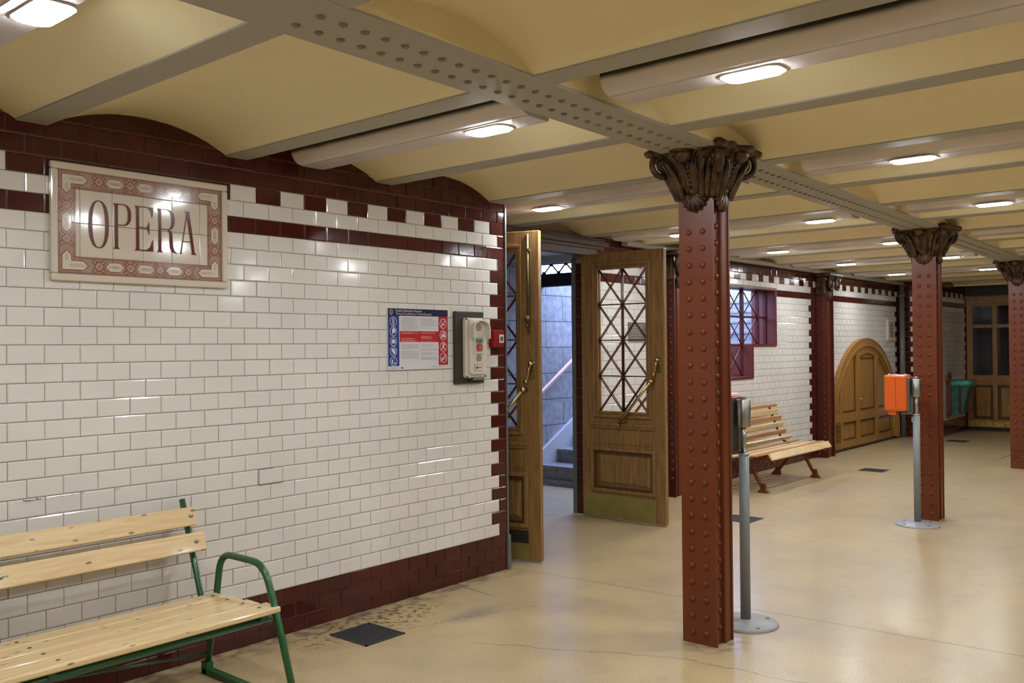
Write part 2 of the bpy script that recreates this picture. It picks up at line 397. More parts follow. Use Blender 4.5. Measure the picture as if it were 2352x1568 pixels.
# recessed wall behind the first column
YR = 5.05
def rec_edges(i):
    return []
def rec_col(i, u):
    if i < 3 or i == 26 or i >= 29: return 1
    if i == 28: return int(math.floor((u-7.06)/.16)) % 2
    w_ = .16 if i % 2 == 0 else .08
    for c in (8.40, 12.58):                   # quoins beside the wall columns
        if c-w_ < u < c+.27: return 1
    if u < 7.06+w_ or u > 16.2-w_: return 1
    return 0
WIN = [(9.25, 11.26, 1.58, 2.335), (9.25, 10.575, 1.18, 1.59)]
mb = MB()
PR = lambda u, z, d: (u, YR-d+.0065, z)
for (r0, r1, ph, tw) in ((0, 31, 0, .16),):
    TW = tw
    tile_wall('w', PR, 7.06, 16.25, (r0, r1), rec_col, lambda i: 7.06+(.0 if i % 2 == 0 else .08), '', holes=WIN, mb=mb)
TW = .16
# door jamb (faces the opening)
tile_wall('w', lambda u, z, d: (7.0665-d, u, z), YR, YR+.188, (0, 28), lambda i, u: 1, lambda i: YR, '', mb=mb)
Yb = YR+.0065
for (x0, x1, z0, z1) in ((7.0665, 9.25, 0, ZT), (9.25, 11.26, 2.335, ZT), (11.26, 16.25, 0, ZT), (9.25, 11.26, 0, 1.18), (10.575, 11.26, 1.18, 1.58)):
    mb.box(x0, x1, Yb, YR+.188 if x1 < 9.3 else 5.40, z0, z1, 2)
mb.box(4.95, 7.07, Yb, 5.2, 2.63, ZT, 2)
wr = mb.build('wall_left_recess', [m_white, m_brown, m_grout]); struct(wr, 'recessed white glazed brick wall with oxblood quoins beyond the open doors', 'wall')

# far projecting wall with the bin
mb = MB()
def far_col(i, u):
    if i < 3 or i == 26 or i >= 29: return 1
    if i == 28: return int(math.floor((u-16.25)/.16)) % 2
    return 1 if u < 16.25+(.16 if i % 2 == 0 else .08) or u > 18.1 else 0
for (r0, r1, tw) in ((0, 31, .16),):
    TW = tw
    tile_wall('w', lambda u, z, d: (u, 4.47-d+.0065, z), 16.25, 18.2, (r0, r1), far_col, lambda i: 16.25+(.0 if i % 2 == 0 else .08), '', mb=mb)
TW = .16
def ret_col(i, u):
    if i < 3 or i == 26 or i >= 29: return 1
    w_ = .16 if i % 2 == 0 else .08
    return 1 if (u > 5.05-w_*1.4 or u < 4.47+w_) else 0
tile_wall('w', lambda u, z, d: (16.2565-d, u, z), 4.47, 5.05, (0, 31), ret_col, lambda i: 4.47+(.0 if i % 2 == 0 else .08), '', mb=mb)
mb.box(16.2565, 18.3, 4.4765, 5.4, 0, ZT, 2)
wf = mb.build('wall_left_far', [m_white, m_brown, m_grout]); struct(wf, 'far white glazed brick wall section behind the litter bin', 'wall')

# unseen sides of the hall
def simple_tiled(name, P, u0, u1, label):
    mb = MB(); z = 0
    for z0, z1, mi in ((0, .257, 1), (.257, 2.231, 0), (2.231, 2.317, 1), (2.317, 2.49, 0), (2.49, ZT, 1)):
        vs = [P(u0, z0, 0), P(u1, z0, 0), P(u1, z1, 0), P(u0, z1, 0), P(u0, z0, -.2), P(u1, z0, -.2), P(u1, z1, -.2), P(u0, z1, -.2)]
        mb.add(vs, [(0, 1, 2, 3), (5, 4, 7, 6), (0, 4, 5, 1), (3, 2, 6, 7), (0, 3, 7, 4), (1, 5, 6, 2)], mi)
    struct(mb.build(name, [m_white, m_brown]), label, 'wall')
simple_tiled('wall_right', lambda u, z, d: (u, -4+d, z), -4, 18.3, 'white tiled wall on the track side, outside the frame')
simple_tiled('wall_back', lambda u, z, d: (-4+d, u, z), -4, 4.3, 'white tiled end wall behind the camera')

# floor
mb = MB(); mb.box(-4.2, 18.4, -4.2, 4.9, -.2, 0); mb.box(4.95, 8.26, 4.9, 6.7, -.2, 0); mb.box(8.26, 16.3, 4.9, 5.2, -.2, 0)
struct(mb.build('floor', m_floor), 'polished beige terrazzo floor with joint lines and scuffs', 'floor')

# ceiling: shallow cream vaults between the beams
B0, BP = .66, 1.05
beams = [B0+BP*k for k in range(-4, 16)]       # .. 1.71, 2.76, 3.81 ..
beams = [x for x in beams if x < 16.6]
mb = MB(); HW = .068; ZB = 2.63; RISE = .116
def vault_z(t): return ZB+.006+RISE*(1-(2*t-1)**2)**.92
YA, YB = -4.0, 5.07
for i, bx_ in enumerate(beams):
    x0, x1 = bx_+HW, bx_+BP-HW; n = 16
    pts = [(x0+(x1-x0)*k/n, vault_z(k/n)) for k in range(n+1)]
    vs = [(x, y, z) for (x, z) in pts for y in (YA, YB)]
    mb.add(vs, [(2*k, 2*k+1, 2*k+3, 2*k+2) for k in range(n)], 0, True)
mb.box(-4.2, 18.4, -4.2, 5.4, 2.80, 3.0, 0)
mb.box(beams[-1]+BP-HW, 17.4, YA, YB, 2.60, 2.66, 0)
struct(mb.build('ceiling', m_cream), 'cream painted shallow vaulted ceiling between grey beams', 'ceiling')
ORD = ['first', 'second', 'third', 'fourth', 'fifth', 'sixth', 'seventh', 'eighth', 'ninth', 'tenth', 'eleventh', 'twelfth', 'thirteenth', 'fourteenth', 'fifteenth']
def beam_label(x):
    n = int(round((x-1.71)/BP))
    if n < 0: return 'grey ceiling beam overhead or behind the camera, %s one back from the station name' % ORD[-n-1]
    return 'grey painted ceiling beam, %s one counted from the top left corner towards the far doors' % ORD[n]
for k, bx_ in enumerate(beams):
    mb = MB(); mb.box(bx_-.07, bx_+.07, YA, YB, ZB, ZB+.016); mb.box(bx_-.012, bx_+.012, YA, YB, ZB+.016, 2.80)
    struct(mb.build('trim_%d' % (k+1), m_beam, bev=.003), beam_label(bx_), 'ceiling beam')

# passage behind the doors
mb = MB(); mb.box(4.8, 8.40, 5.06, 7.0, 2.66, 2.8)
mb.box(6.5, 6.62, 5.4, 6.7, 2.60, 2.66)
struct(mb.build('ceiling_passage', mat('pale_passage_ceiling', (.55, .53, .5), .6)), 'pale ceiling of the passage behind the open doors', 'ceiling')
mb = MB(); mb.box(4.95, 8.43, 6.7, 7.0, 0, 2.66); mb.box(8.43, 16.2, 6.7, 7.0, 0, 2.47)
struct(mb.build('wall_stair', m_stone), 'grey stone block wall beside the stairs to the street', 'wall')

# ------------------------------------------------------------ girders
def rivet_mesh(r=.0135, h=.010):
    mb = MB(); seg = 12
    prof = [(r, 0), (r*.97, h*.35), (r*.75, h*.75), (r*.4, h*.95), (.0005, h)]
    mb.lathe(prof, seg=seg)
    me = bpy.data.meshes.new('rivet'); me.from_pydata(mb.v, [], mb.f); me.polygons.foreach_set('use_smooth', mb.sm); return me
riv_beam = rivet_mesh(.0155, .009); riv_beam.materials.append(m_rivd)
riv_col = rivet_mesh(.0165, .0125); riv_col.materials.append(m_red)
def rivet(me, parent, loc, rot):
    o = bpy.data.objects.new('rivet', me); COL.objects.link(o); o.parent = parent; o.location = loc; o.rotation_euler = rot
    return o
GA = math.atan(.024)
g1 = thing('riveted_girder', 'long grey riveted steel girder running over the free-standing columns', 'girder', (3, 2.338, 0), GA)
mb = MB(); mb.box(-6.5, 14.2, -.16, .16, ZB-.004, ZB+.010); mb.build('bottom_flange', m_beam, g1, bev=.002)
mb = MB(); mb.box(-6.5, 14.2, -.155, .155, ZB+.010, 2.80); mb.build('girder_body', m_cream, g1)
cnt = 0; far = MB()
for row, (y, off) in enumerate(((-.055, 0), (.062, .0))):
    for k in range(110):
        x = -1.25+k*.0905+(0 if row == 0 else -.004)
        if abs(x+3-4.44) < .17 or abs(x+3-8.77) < .17: continue
        if k < 54 and x > -1.3:
            rivet(riv_beam, g1, (x, y, ZB-.004), (PI, 0, 0)); cnt += 1
            if cnt >= 0 and k == 61: pass
        else:
            far.ell((x, y, ZB-.004), (.0155, .0155, .009), 8, 4)
o = far.build('distant_rivets', m_rivd, g1); o['kind'] = 'stuff'
# limit individual rivets
g2 = thing('wall_girder', 'grey riveted edge girder along the top of the recessed wall', 'girder', (7.6, YR-.03, 0), .0)
mb = MB(); mb.box(0, 8.6, -.07, .0, ZB-.03, ZB+.02); mb.build('edge_flange', m_beam, g2)
for k in range(95): rivet(riv_beam, g2, (.05+k*.09, -.035, ZB-.03), (PI, 0, 0))

# ------------------------------------------------------------ columns
def capital(parent, z0, wall=False):
    """carved capital: bell, corner volutes, leaf ribs, face scrolls, shells; z0 = underside of girder"""
    zt = z0+.034; H = .30
    rings = []
    prof = [(-.285, .106), (-.25, .116), (-.20, .134), (-.15, .155), (-.10, .176), (-.05, .198), (-.02, .216), (0, .222)]
    def bellr(z):
        for (z0_, r0_), (z1_, r1_) in zip(prof, prof[1:]):
            if z <= z1_: return r0_+(r1_-r0_)*max(0, (z-z0_)/(z1_-z0_))
        return prof[-1][1]
    mb = MB(); seg = 32
    vs = []
    for dz, r in prof:
        t = (dz+.285)/.285
        for k in range(seg):
            a = 2*PI*k/seg; c, s_ = math.cos(a), math.sin(a)
            p = 1/((abs(c)**4+abs(s_)**4)**.25)
            rr = r*p*(1-.10*t*math.cos(4*a)**2*(abs(math.cos(2*a))**1.0))
            rr *= 1+.035*math.cos(16*a)
            vs.append((rr*c, rr*s_, zt+dz))
    fs = [(i*seg+k, i*seg+(k+1) % seg, (i+1)*seg+(k+1) % seg, (i+1)*seg+k) for i in range(len(prof)-1) for k in range(seg)]
    fs += [list(range(seg))[::-1], [(len(prof)-1)*seg+k for k in range(seg)]]
    mb.add(vs, fs, 0, True)
    # crumbly leaf edge of the abacus
    for side in range(4):
        a = side*PI/2
        for k in range(-4, 5):
            u = k*.05; d = .215
            x, y = d*math.cos(a)-u*math.sin(a), d*math.sin(a)+u*math.cos(a)
            mb.ell((x, y, zt-.022+.006*math.sin(k*2.3)), (.034, .034, .022), 8, 5)
    mb.build('capital_bell', m_cap, parent)
    for q in range(4):
        a = PI/4+q*PI/2; dx, dy = math.cos(a), math.sin(a)
        mb = MB()
        # scroll: spiral in the vertical diagonal plane
        pts = []; rad = []
        for i in range(34):
            t = i/33; th = -PI*.55+t*PI*3.1; r = .062*(1-t)**.75+.010
            pts.append((( .222+r*math.cos(th))*dx, (.222+r*math.cos(th))*dy, zt-.075+r*math.sin(th))); rad.append(.017*(1-.45*t))
        mb.tube(pts, rad, 8, sx=1.6)
        mb.ell((.222*dx, .222*dy, zt-.075), (.034, .034, .036), 10, 6); mb.ell((.20*dx, .20*dy, zt-.085), (.045, .045, .055), 12, 8)
        mb.ell((.278*dx, .278*dy, zt-.012), (.030, .030, .024), 10, 6)
        mb.ell((.245*dx, .245*dy, zt-.014), (.032, .032, .022), 10, 6)
        mb.build('corner_volute', m_cap, parent)
        # acanthus leaf under the volute: five ribs
        mb = MB()
        for j in range(-2, 3):
            pts = []; rad = []
            for i in range(12):
                t = i/11; r = .128+.098*t**1.25+(.010*(2-abs(j))) ; z = zt-.27+.19*t
                sd = j*.024*(1+.6*t-1.2*max(0, t-.75))
                pts.append((r*dx-sd*dy, r*dy+sd*dx, z)); rad.append(.012+.007*math.sin(PI*min(1, t+.1)))
            mb.tube(pts, rad, 7)
        mb.build('acanthus_leaf', m_cap, parent)
    for q in range(4):
        a = q*PI/2; dx, dy = math.cos(a), math.sin(a)
        def L(r, sd, z): return (r*dx-sd*dy, r*dy+sd*dx, zt+z)
        mb = MB()
        for sg in (-1, 1):       # C scrolls on both sides of the face
            for w_, rr in ((.0, .013), (.020, .009)):
                pts = []
                for i in range(22):
                    t = i/21; th = PI*.55+t*PI*1.25
                    cx_, cz_ = .084, -.130
                    pts.append(L(bellr(cz_+(.098-w_)*math.sin(th))*.99+.006, sg*(cx_+(.052-w_)*math.cos(th)), cz_+(.098-w_)*math.sin(th)))
                mb.tube(pts, [rr*(1-.4*abs(2*i/21-1)) for i in range(22)], 7)
        for i in range(6): mb.ell(L(bellr(-.20+.022*i)+.004, 0, -.20+.022*i), (.011, .011, .010), 8, 5)
        for j in (-2, -1, 1, 2):      # fluted leaf between the scrolls
            mb.tube([L(bellr(-.25+.16*t)+.002, j*(.014+.010*t), -.25+.16*t) for t in [k/8 for k in range(9)]], [.008+.005*math.sin(PI*k/8) for k in range(9)], 7)
        mb.ell(L(.215, 0, -.055), (.05, .05, .042), 12, 8)
        mb.ell(L(.232, 0, -.028), (.075 if dy else .035, .075 if dx else .035, .020), 12, 6)
        mb.build('face_scroll', m_cap, parent)
        mb = MB()
        for j in range(-3, 4):
            an = j*.36; ln = .056-.003*abs(j)
            rot = Matrix.Rotation(a, 3, 'Z') @ Matrix.Rotation(an, 3, 'X')
            c = Vector(L(.114-.003*abs(j), math.sin(an)*ln*.85, -.245-math.cos(an)*ln*.85))
            mb.ell(c, (.022, .0215, ln), 10, 8, rot=rot)
        mb.ell(L(.112, 0, -.235), (.032 if dx else .05, .032 if dy else .05, .022), 10, 6)
        mb.build('shell_ornament', m_cap, parent)
def column(x, y, label, zriv0=.061, pitch=.0895):
    c = thing('riveted_column', label, 'column', (x, y, 0), 0, 'free-standing riveted iron columns')
    mb = MB(); mb.box(-.095, -.080, -.1025, .1025, 0, ZB-.05); mb.build('front_plate', m_red, c, bev=.0015)
    mb = MB(); mb.box(.080, .095, -.1025, .1025, 0, ZB-.05); mb.build('back_plate', m_red, c, bev=.0015)
    mb = MB(); mb.box(-.080, .080, -.080, .080, 0, ZB-.05); mb.build('core', m_red, c)
    mb = MB(); mb.box(.004, .080, -.096, .096, 0, ZB-.05); mb.box(.010, .030, -.099, .099, 0, ZB-.05); mb.build('back_channel', m_red, c, bev=.002)
    n = int((2.27-zriv0)/pitch)+1
    for k in range(n):
        z = zriv0+k*pitch
        rivet(riv_col, c, (-.095, .041, z), (0, -PI/2, 0)); rivet(riv_col, c, (-.095, -.041, z), (0, -PI/2, 0))
        rivet(riv_col, c, (-.026, -.080, z+.03), (PI/2, 0, 0))
    capital(c, ZB-.004)
    return c
column(4.445, 2.400, 'nearest oxide-red riveted column with carved bronze capital, validator stand behind it')
column(8.785, 2.482, 'second oxide-red riveted column, behind the orange validator box')
column(13.0, 2.565, 'third oxide-red riveted column, at the right edge in front of the wooden doors')
def wall_column(x, label):
    c = thing('wall_column', label, 'column', (x, YR-.005, 0), 0, 'riveted wall columns')
    mb = MB(); mb.box(0, .014, -.15, 0, 0, 2.55); mb.build('front_plate', m_reddark, c)
    mb = MB(); mb.box(.014, .25, -.115, 0, 0, 2.55); mb.box(.10, .15, -.125, -.115, 0, 2.55); mb.build('core', m_red, c)
    mb = MB(); mb.box(.25, .264, -.15, 0, 0, 2.55); mb.build('back_plate', m_reddark, c)
    for k in range(26):
        z = .2+k*.0895
        if z > 2.3: break
        rivet(riv_col, c, (0, -.105, z), (0, -PI/2, 0)); rivet(riv_col, c, (.055, -.115, z+.03), (PI/2, 0, 0))
    # half capital: scroll, drop and abacus
    mb = MB(); zt = 2.60
    mb.prism([(-.10, 0), (-.13, -.06), (-.12, -.26), (.38, -.26), (.39, -.06), (.36, 0)], zt-.05, zt, 'z')
    mb.prism([(-.02, 0), (-.02, -.14), (.28, -.14), (.28, 0)], zt-.30, zt-.05, 'z')
    mb.build('capital_block', m_cap, c, bev=.012)
    for sx_ in (-.04, .30):
        mb = MB(); pts = []; rad = []
        for i in range(36):
            t = i/35; th = PI*.5+t*PI*3.3; r = .095*(1-t)**.7+.01
            pts.append((sx_+(.06 if sx_ < 0 else -.04)+r*math.cos(th)*.75, -.215, zt-.135+r*1.15*math.sin(th))); rad.append(.018*(1-.4*t))
        mb.tube(pts, rad, 8); mb.ell((sx_+(.06 if sx_ < 0 else -.04), -.19, zt-.135), (.05, .03, .06), 10, 6)
        mb.build('side_volute', m_cap, c)
    mb = MB()
    for j in (-1, 0, 1): mb.ell((.13+j*.035, -.14, zt-.30), (.024, .03, .085), 10, 8)
    mb.ell((.13, -.17, zt-.16), (.05, .05, .08), 10, 8)
    mb.build('leaf_drop', m_cap, c)
    return c
wall_column(8.40, 'dark red riveted wall column between the right door leaf and the nearest free column')
wall_column(12.58, 'dark red wall column with scroll capital between the slatted bench and the arched door')

# ------------------------------------------------------------ ceiling ducts and lamps
m_lens = emis('lamp_lens', (.90, .95, 1.0), LAMP)
def duct(bx_, y0, y1, label, gap_shade=False, dx=0):
    xr = bx_+.485+dx; xc = xr-.145; xl = xc-.068
    o = thing('ceiling_duct', label, 'ceiling duct', (xc, y1, ZB), 0, 'rounded ceiling ducts carrying the lamps')
    mb = MB()
    prof = [(xr, 2.76), (xr, ZB-.004), (xc, ZB-.004)]
    n = 10
    for k in range(1, n+1):
        a = PI/2*k/n; prof.append((xc-(xc-xl)*math.sin(a), ZB-.004+.074*(1-math.cos(a))))
    prof.append((xl+.012, 2.76))
    poly = [(p[0], p[1]) for p in prof]
    vs = [(x, y0, z) for x, z in poly]+[(x, y1, z) for x, z in poly]; m_ = len(poly)
    mb.add(vs, [(i, i+1, m_+i+1, m_+i) for i in range(2, m_-1)], 0, True)
    mb.add([vs[i] for i in range(m_)], [list(range(m_))[::-1]], 0); mb.add([vs[m_+i] for i in range(m_)], [list(range(m_))], 0)
    mb.add([vs[0], vs[1], vs[m_+1], vs[m_]], [(0, 1, 2, 3)], 0)
    mb.build('rounded_housing', m_gap_shade if gap_shade else m_duct, o, world=True)
    mb = MB(); mb.box(xc, xr, y0+.002, y1-.002, ZB-.008, ZB-.0035)
    mb.build('bottom_panel', m_ductp, o, world=True)
    return xc, xr
def rrect(cx_, cy_, hx, hy, r, n=6):
    pts = []
    for sx_, sy, a0 in ((1, 1, 0), (-1, 1, PI/2), (-1, -1, PI), (1, -1, 1.5*PI)):
        for k in range(n+1):
            a = a0+PI/2*k/n; pts.append((cx_+sx_*(hx-r)+r*math.cos(a), cy_+sy*(hy-r)+r*math.sin(a)))
    return pts
lamp_proto = None
def lamp(x, y, label):
    global lamp_proto
    if lamp_proto is None:
        o = thing('ceiling_light', label, 'ceiling light', (x, y, ZB-.008), 0, 'rounded rectangular ceiling lamps')
        mb = MB(); mb.prism(rrect(0, 0, .062, .122, .045), -.006, 0, 'z'); mb.build('lamp_rim', m_duct, o)
        mb = MB(); mb.prism(rrect(0, 0, .054, .108, .042), -.013, -.006, 'z'); mb.build('lens', m_lens, o)
        lamp_proto = o; return o
    c = copy_tree(lamp_proto); c.location = (x, y, ZB-.008); c['label'] = label; return c
# beams at 1.71+1.05k; ducts sit beside every second one
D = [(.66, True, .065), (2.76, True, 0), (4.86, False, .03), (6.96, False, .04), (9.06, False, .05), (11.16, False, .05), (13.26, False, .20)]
for i, (bx_, gap_shade, dx) in enumerate(D):
    yl = 4.17 if bx_ < 4 else 4.93
    wh = ['in the top left corner of the picture', 'in the second lit vault', 'in the third lit vault', 'in the fourth lit vault', 'in the fifth lit vault', 'in the sixth lit vault', 'in the farthest lit vault'][i]
    gc = 2.338+.024*(bx_+.34-3)
    duct(bx_, gc+.19, yl, 'dusty rounded duct between girder and tiled wall %s' % wh, gap_shade, dx)
    duct(bx_, -3.9, gc-.24, 'dusty rounded duct right of the girder %s' % wh, gap_shade, dx)
LP = [(1.165, 2.83, 'square-cut bright lamp at the top left corner of the picture'),
      (3.175, 2.83, 'bright lamp in the near duct between the station name and the girder'),
      (3.185, 1.51, 'largest bright lamp, in the near duct right of the girder'),
      (5.265, 4.12, 'bright lamp just above the doorway corner, beyond the tiled wall end'),
      (5.265, 1.55, 'bright lamp in the second row, above and right of the first capital'),
      (7.37, 4.20, 'bright lamp mostly hidden behind the nearest column'),
      (7.37, 2.91, 'bright lamp left of the second capital in the third row'),
      (7.37, 1.61, 'bright lamp at the right edge in the third row'),
      (9.48, 4.22, 'small bright lamp above the stepped window'),
      (9.48, 2.98, 'small bright lamp half hidden behind the second capital'),
      (11.58, 4.24, 'small bright lamp above the wall column by the slatted bench'),
      (11.58, 3.02, 'small bright lamp just right of the second column'),
      (13.83, 4.33, 'tiny bright lamp above the arched door'),
      (13.83, 3.10, 'tiny bright lamp left of the third capital'),
      (5.265, 2.86, 'bright lamp hidden behind the nearest capital'),
      (1.165, 1.5, 'added fill lamp above the camera, outside the frame'),  # this lamp and those below: unseen, added to lift the ambient light
      (1.165, -.6, 'added fill lamp right of the camera, outside the frame'),
      (3.185, -.6, 'added fill lamp right of the frame in the second lit vault'),
      (5.265, -.9, 'added fill lamp right of the frame in the third lit vault'),
      (7.37, -.4, 'added fill lamp right of the frame in the fourth lit vault'),
      (9.48, .8, 'added fill lamp right of the frame in the fifth lit vault'),
      (11.58, .8, 'added fill lamp right of the frame in the sixth lit vault'),
      (-1.0, 2.83, 'added fill lamp behind the camera near the tiled wall'),
      (-1.0, .6, 'added fill lamp behind the camera'),
      (7.37, -2.6, 'added fill lamp far right of the frame in the fourth lit vault'),
      (3.185, -2.6, 'added fill lamp far right of the frame in the second lit vault')]
LP.pop(14)
for x, y, l in LP:
    if x < 0:
        pass
    lamp(x, y, l)
duct(-1.44, -3.9, 4.17, 'dusty rounded duct behind the camera', False, 0.0)

# ------------------------------------------------------------ OPERA sign
def PS(u, z, d=0): return (u, YW-.0166-d, z)
sg = thing('station_name_sign', 'framed ceramic tile sign reading OPERA with patterned rust-red border', 'sign', (2.235, YW-.001, 1.927))
mb = MB(); x0, x1, z0, z1 = 1.780, 2.688, 1.925, 2.472; t = .034
for a in ((x0, x1, z1-t, z1), (x0, x1, z0, z0+t), (x0, x0+t, z0+t, z1-t), (x1-t, x1, z0+t, z1-t)):
    mb.box(a[0], a[1], YW-.026, YW-.001, a[2], a[3])
mb.build('moulded_frame', m_sign, sg, world=True, bev=.008)
mb = MB()
ji = [x0+t, 1.916, 2.070, 2.223, 2.376, 2.530, x1-t]; jz = [z0+t, 2.0395, 2.197, 2.3555, z1-t]
for a, b_ in zip(ji, ji[1:]):
    for c, d in zip(jz, jz[1:]):
        tl = random.gauss(0, .0005)
        kx, kz = random.gauss(0, .006), random.gauss(0, .012); a_, b2_, c_, d_ = a+.0008, b_-.0008, c+.0008, d-.0008; yo = lambda u, z: YW-.0148-kx*(u-(a_+b2_)/2)-kz*(z-(c_+d_)/2)
        mb.add([(a_, YW-.002, c_), (b2_, YW-.002, c_), (b2_, YW-.002, d_), (a_, YW-.002, d_), (a_, yo(a_, c_), c_), (b2_, yo(b2_, c_), c_), (b2_, yo(b2_, d_), d_), (a_, yo(a_, d_), d_)],
               [(0, 1, 2, 3), (4, 7, 6, 5), (0, 4, 5, 1), (1, 5, 6, 2), (2, 6, 7, 3), (3, 7, 4, 0)])
mb.build('cream_tiles', m_sign, sg, world=True, bev=.0018)
# border ornament
bx0, bx1, bz0, bz1 = x0+t, x1-t, z0+t, z1-t; bt = .080
mcx, mcz = (bx0+bx1)/2, (bz0+bz1)/2
om = MB()   # 0 rust, 1 cream, 2 umber
ODP = [0.0]
def quad2(a, b_, wd, d, mi=0):
    (ax_, az_), (bx2, bz2) = a, b_; L = math.hypot(bx2-ax_, bz2-az_) or 1; nx, nz = -(bz2-az_)/L*wd/2, (bx2-ax_)/L*wd/2
    ODP[0] = (ODP[0]+.0000011) % .00009
    om.add([PS(ax_+nx, az_+nz, d+ODP[0]), PS(ax_-nx, az_-nz, d+ODP[0]), PS(bx2-nx, bz2-nz, d+ODP[0]), PS(bx2+nx, bz2+nz, d+ODP[0])], [(0, 1, 2, 3)], mi)
def poly2(pts, d, mi=0): om.add([PS(p[0], p[1], d+ODP[0]) for p in pts], [list(range(len(pts)))], mi)
def outline(pts, wd, d, mi=0, closed=True):
    for a, b_ in zip(pts, pts[1:]+([pts[0]] if closed else [])): quad2(a, b_, wd, d, mi)
for (a, b_, c, d) in ((bx0, bx1, bz0, bz1), (bx0+.006, bx1-.006, bz0+.006, bz1-.006), (bx0+bt, bx1-bt, bz0+bt, bz1-bt), (bx0+bt-.006, bx1-bt+.006, bz0+bt-.006, bz1-bt+.006)):
    outline([(a, c), (b_, c), (b_, d), (a, d)], .0022, .0006, 0)
# cross hatching in the band
st = .0092
def hatch(a, b_, c, d):
    # diagonal lines clipped to the rectangle
    n = int(((b_-a)+(d-c))/st)+1
    for k in range(n):
        s_ = k*st
        p = (a+min(s_, b_-a), c+max(0, s_-(b_-a))); q = (a+max(0, s_-(d-c)), c+min(s_, d-c))
        quad2(p, q, .0013, .0004, 0)
        p2 = (b_-(p[0]-a), p[1]); q2 = (b_-(q[0]-a), q[1]); quad2(p2, q2, .0013, .0004, 0)
hatch(bx0, bx1, bz1-bt, bz1); hatch(bx0, bx1, bz0, bz0+bt); hatch(bx0, bx0+bt, bz0+bt, bz1-bt); hatch(bx1-bt, bx1, bz0+bt, bz1-bt)
def flower(cx_, cz_, r, hor=True):
    k = 8
    for j in range(k):
        a = 2*PI*j/k; p = (cx_+r*math.cos(a)*(1.6 if hor else .8), cz_+r*math.sin(a)*(.8 if hor else 1.6))
        quad2((cx_+(p[0]-cx_)*.25, cz_+(p[1]-cz_)*.25), p, .0010, .0012, 0)
        poly2([(p[0]-.0017, p[1]), (p[0], p[1]-.0017), (p[0]+.0017, p[1]), (p[0], p[1]+.0017)], .0013, 2)
def diamond(cx_, cz_):
    h = .0205
    P4 = lambda s_: [(cx_-s_, cz_), (cx_, cz_-s_), (cx_+s_, cz_), (cx_, cz_+s_)]
    poly2(P4(h*1.25), .0006, 0); poly2(P4(h*.95), .0008, 1); poly2(P4(h*.68), .001, 0); poly2(P4(h*.42), .0012, 1); poly2(P4(h*.25), .0014, 2)
    for (sx_, sz) in ((1, 1), (1, -1), (-1, 1), (-1, -1)):
        quad2((cx_+sx_*h*.3, cz_+sz*h*.9), (cx_+sx_*h*1.35, cz_+sz*h*1.75), .004, .0007, 0)
        quad2((cx_+sx_*h*.9, cz_+sz*h*.3), (cx_+sx_*h*1.75, cz_+sz*h*1.35), .004, .0007, 0)
def hexa(cx_, cz_, L, hor=True):
    w_ = .0205
    def q(a, b_): return (cx_+a, cz_+b_) if hor else (cx_+b_, cz_+a)
    def sh(e): return [q(-L-e, 0), q(-L+w_, -w_-e*.7), q(L-w_, -w_-e*.7), q(L+e, 0), q(L-w_, w_+e*.7), q(-L+w_, w_+e*.7)]
    pts = sh(.004)
    if not hor: pts = pts[::-1]
    poly2(pts, .0006, 0)
    pts = sh(0)
    if not hor: pts = pts[::-1]
    poly2(pts, .0009, 1)
    flower(cx_-L*.38 if hor else cx_, cz_ if hor else cz_-L*.38, .010, hor); flower(cx_+L*.38 if hor else cx_, cz_ if hor else cz_+L*.38, .010, hor); flower(cx_, cz_, .010, hor)
zt_, zb_ = bz1-bt/2+.001, bz0+bt/2
for zc in (zt_, zb_):
    for k in (-1.5, -.5, .5, 1.5): diamond(mcx+k*.153, zc)
    for k in (-1, 0, 1): hexa(mcx+k*.153, zc, .045)
for xc_ in (bx0+bt/2, bx1-bt/2):
    for k in (-.5, .5): diamond(xc_, mcz+k*.157)
    hexa(xc_, mcz, .047, False)
def corner(sx_, sz):
    cx_, cz_ = mcx+sx_*(bx1-bx0-bt)/2, mcz+sz*((bz1-bz0)/2-bt/2)
    def outl(e):
        w_ = .0200+e
        pts = [(-w_, -w_), (.075, -w_), (.096+e*1.2, 0), (.075, w_), (w_, w_), (w_, .045), (0, .066+e*1.2), (-w_, .045)]
        return [(cx_-sx_*p[0], cz_-sz*p[1]) for p in pts]
    o1, o2 = outl(.004), outl(0)
    def L6(o, d, mi):   # two convex halves of the L
        for idx in ((0, 1, 2, 3, 4), (0, 4, 5, 6, 7)):
            q = [o[i] for i in idx]
            if sx_*sz > 0: pass
            om.add([PS(p[0], p[1], d) for p in q], [list(range(5))], mi)
    L6(o1, .0007, 0); L6(o2, .00095, 1)
    flower(cx_-sx_*.030, cz_, .010); flower(cx_-sx_*.064, cz_, .009); flower(cx_, cz_-sz*.036, .009, False)
for sx_ in (-1, 1):
    for sz in (-1, 1): corner(sx_, sz)
om.build('patterned_border', [m_signo, m_sign, m_signd], sg, world=True)
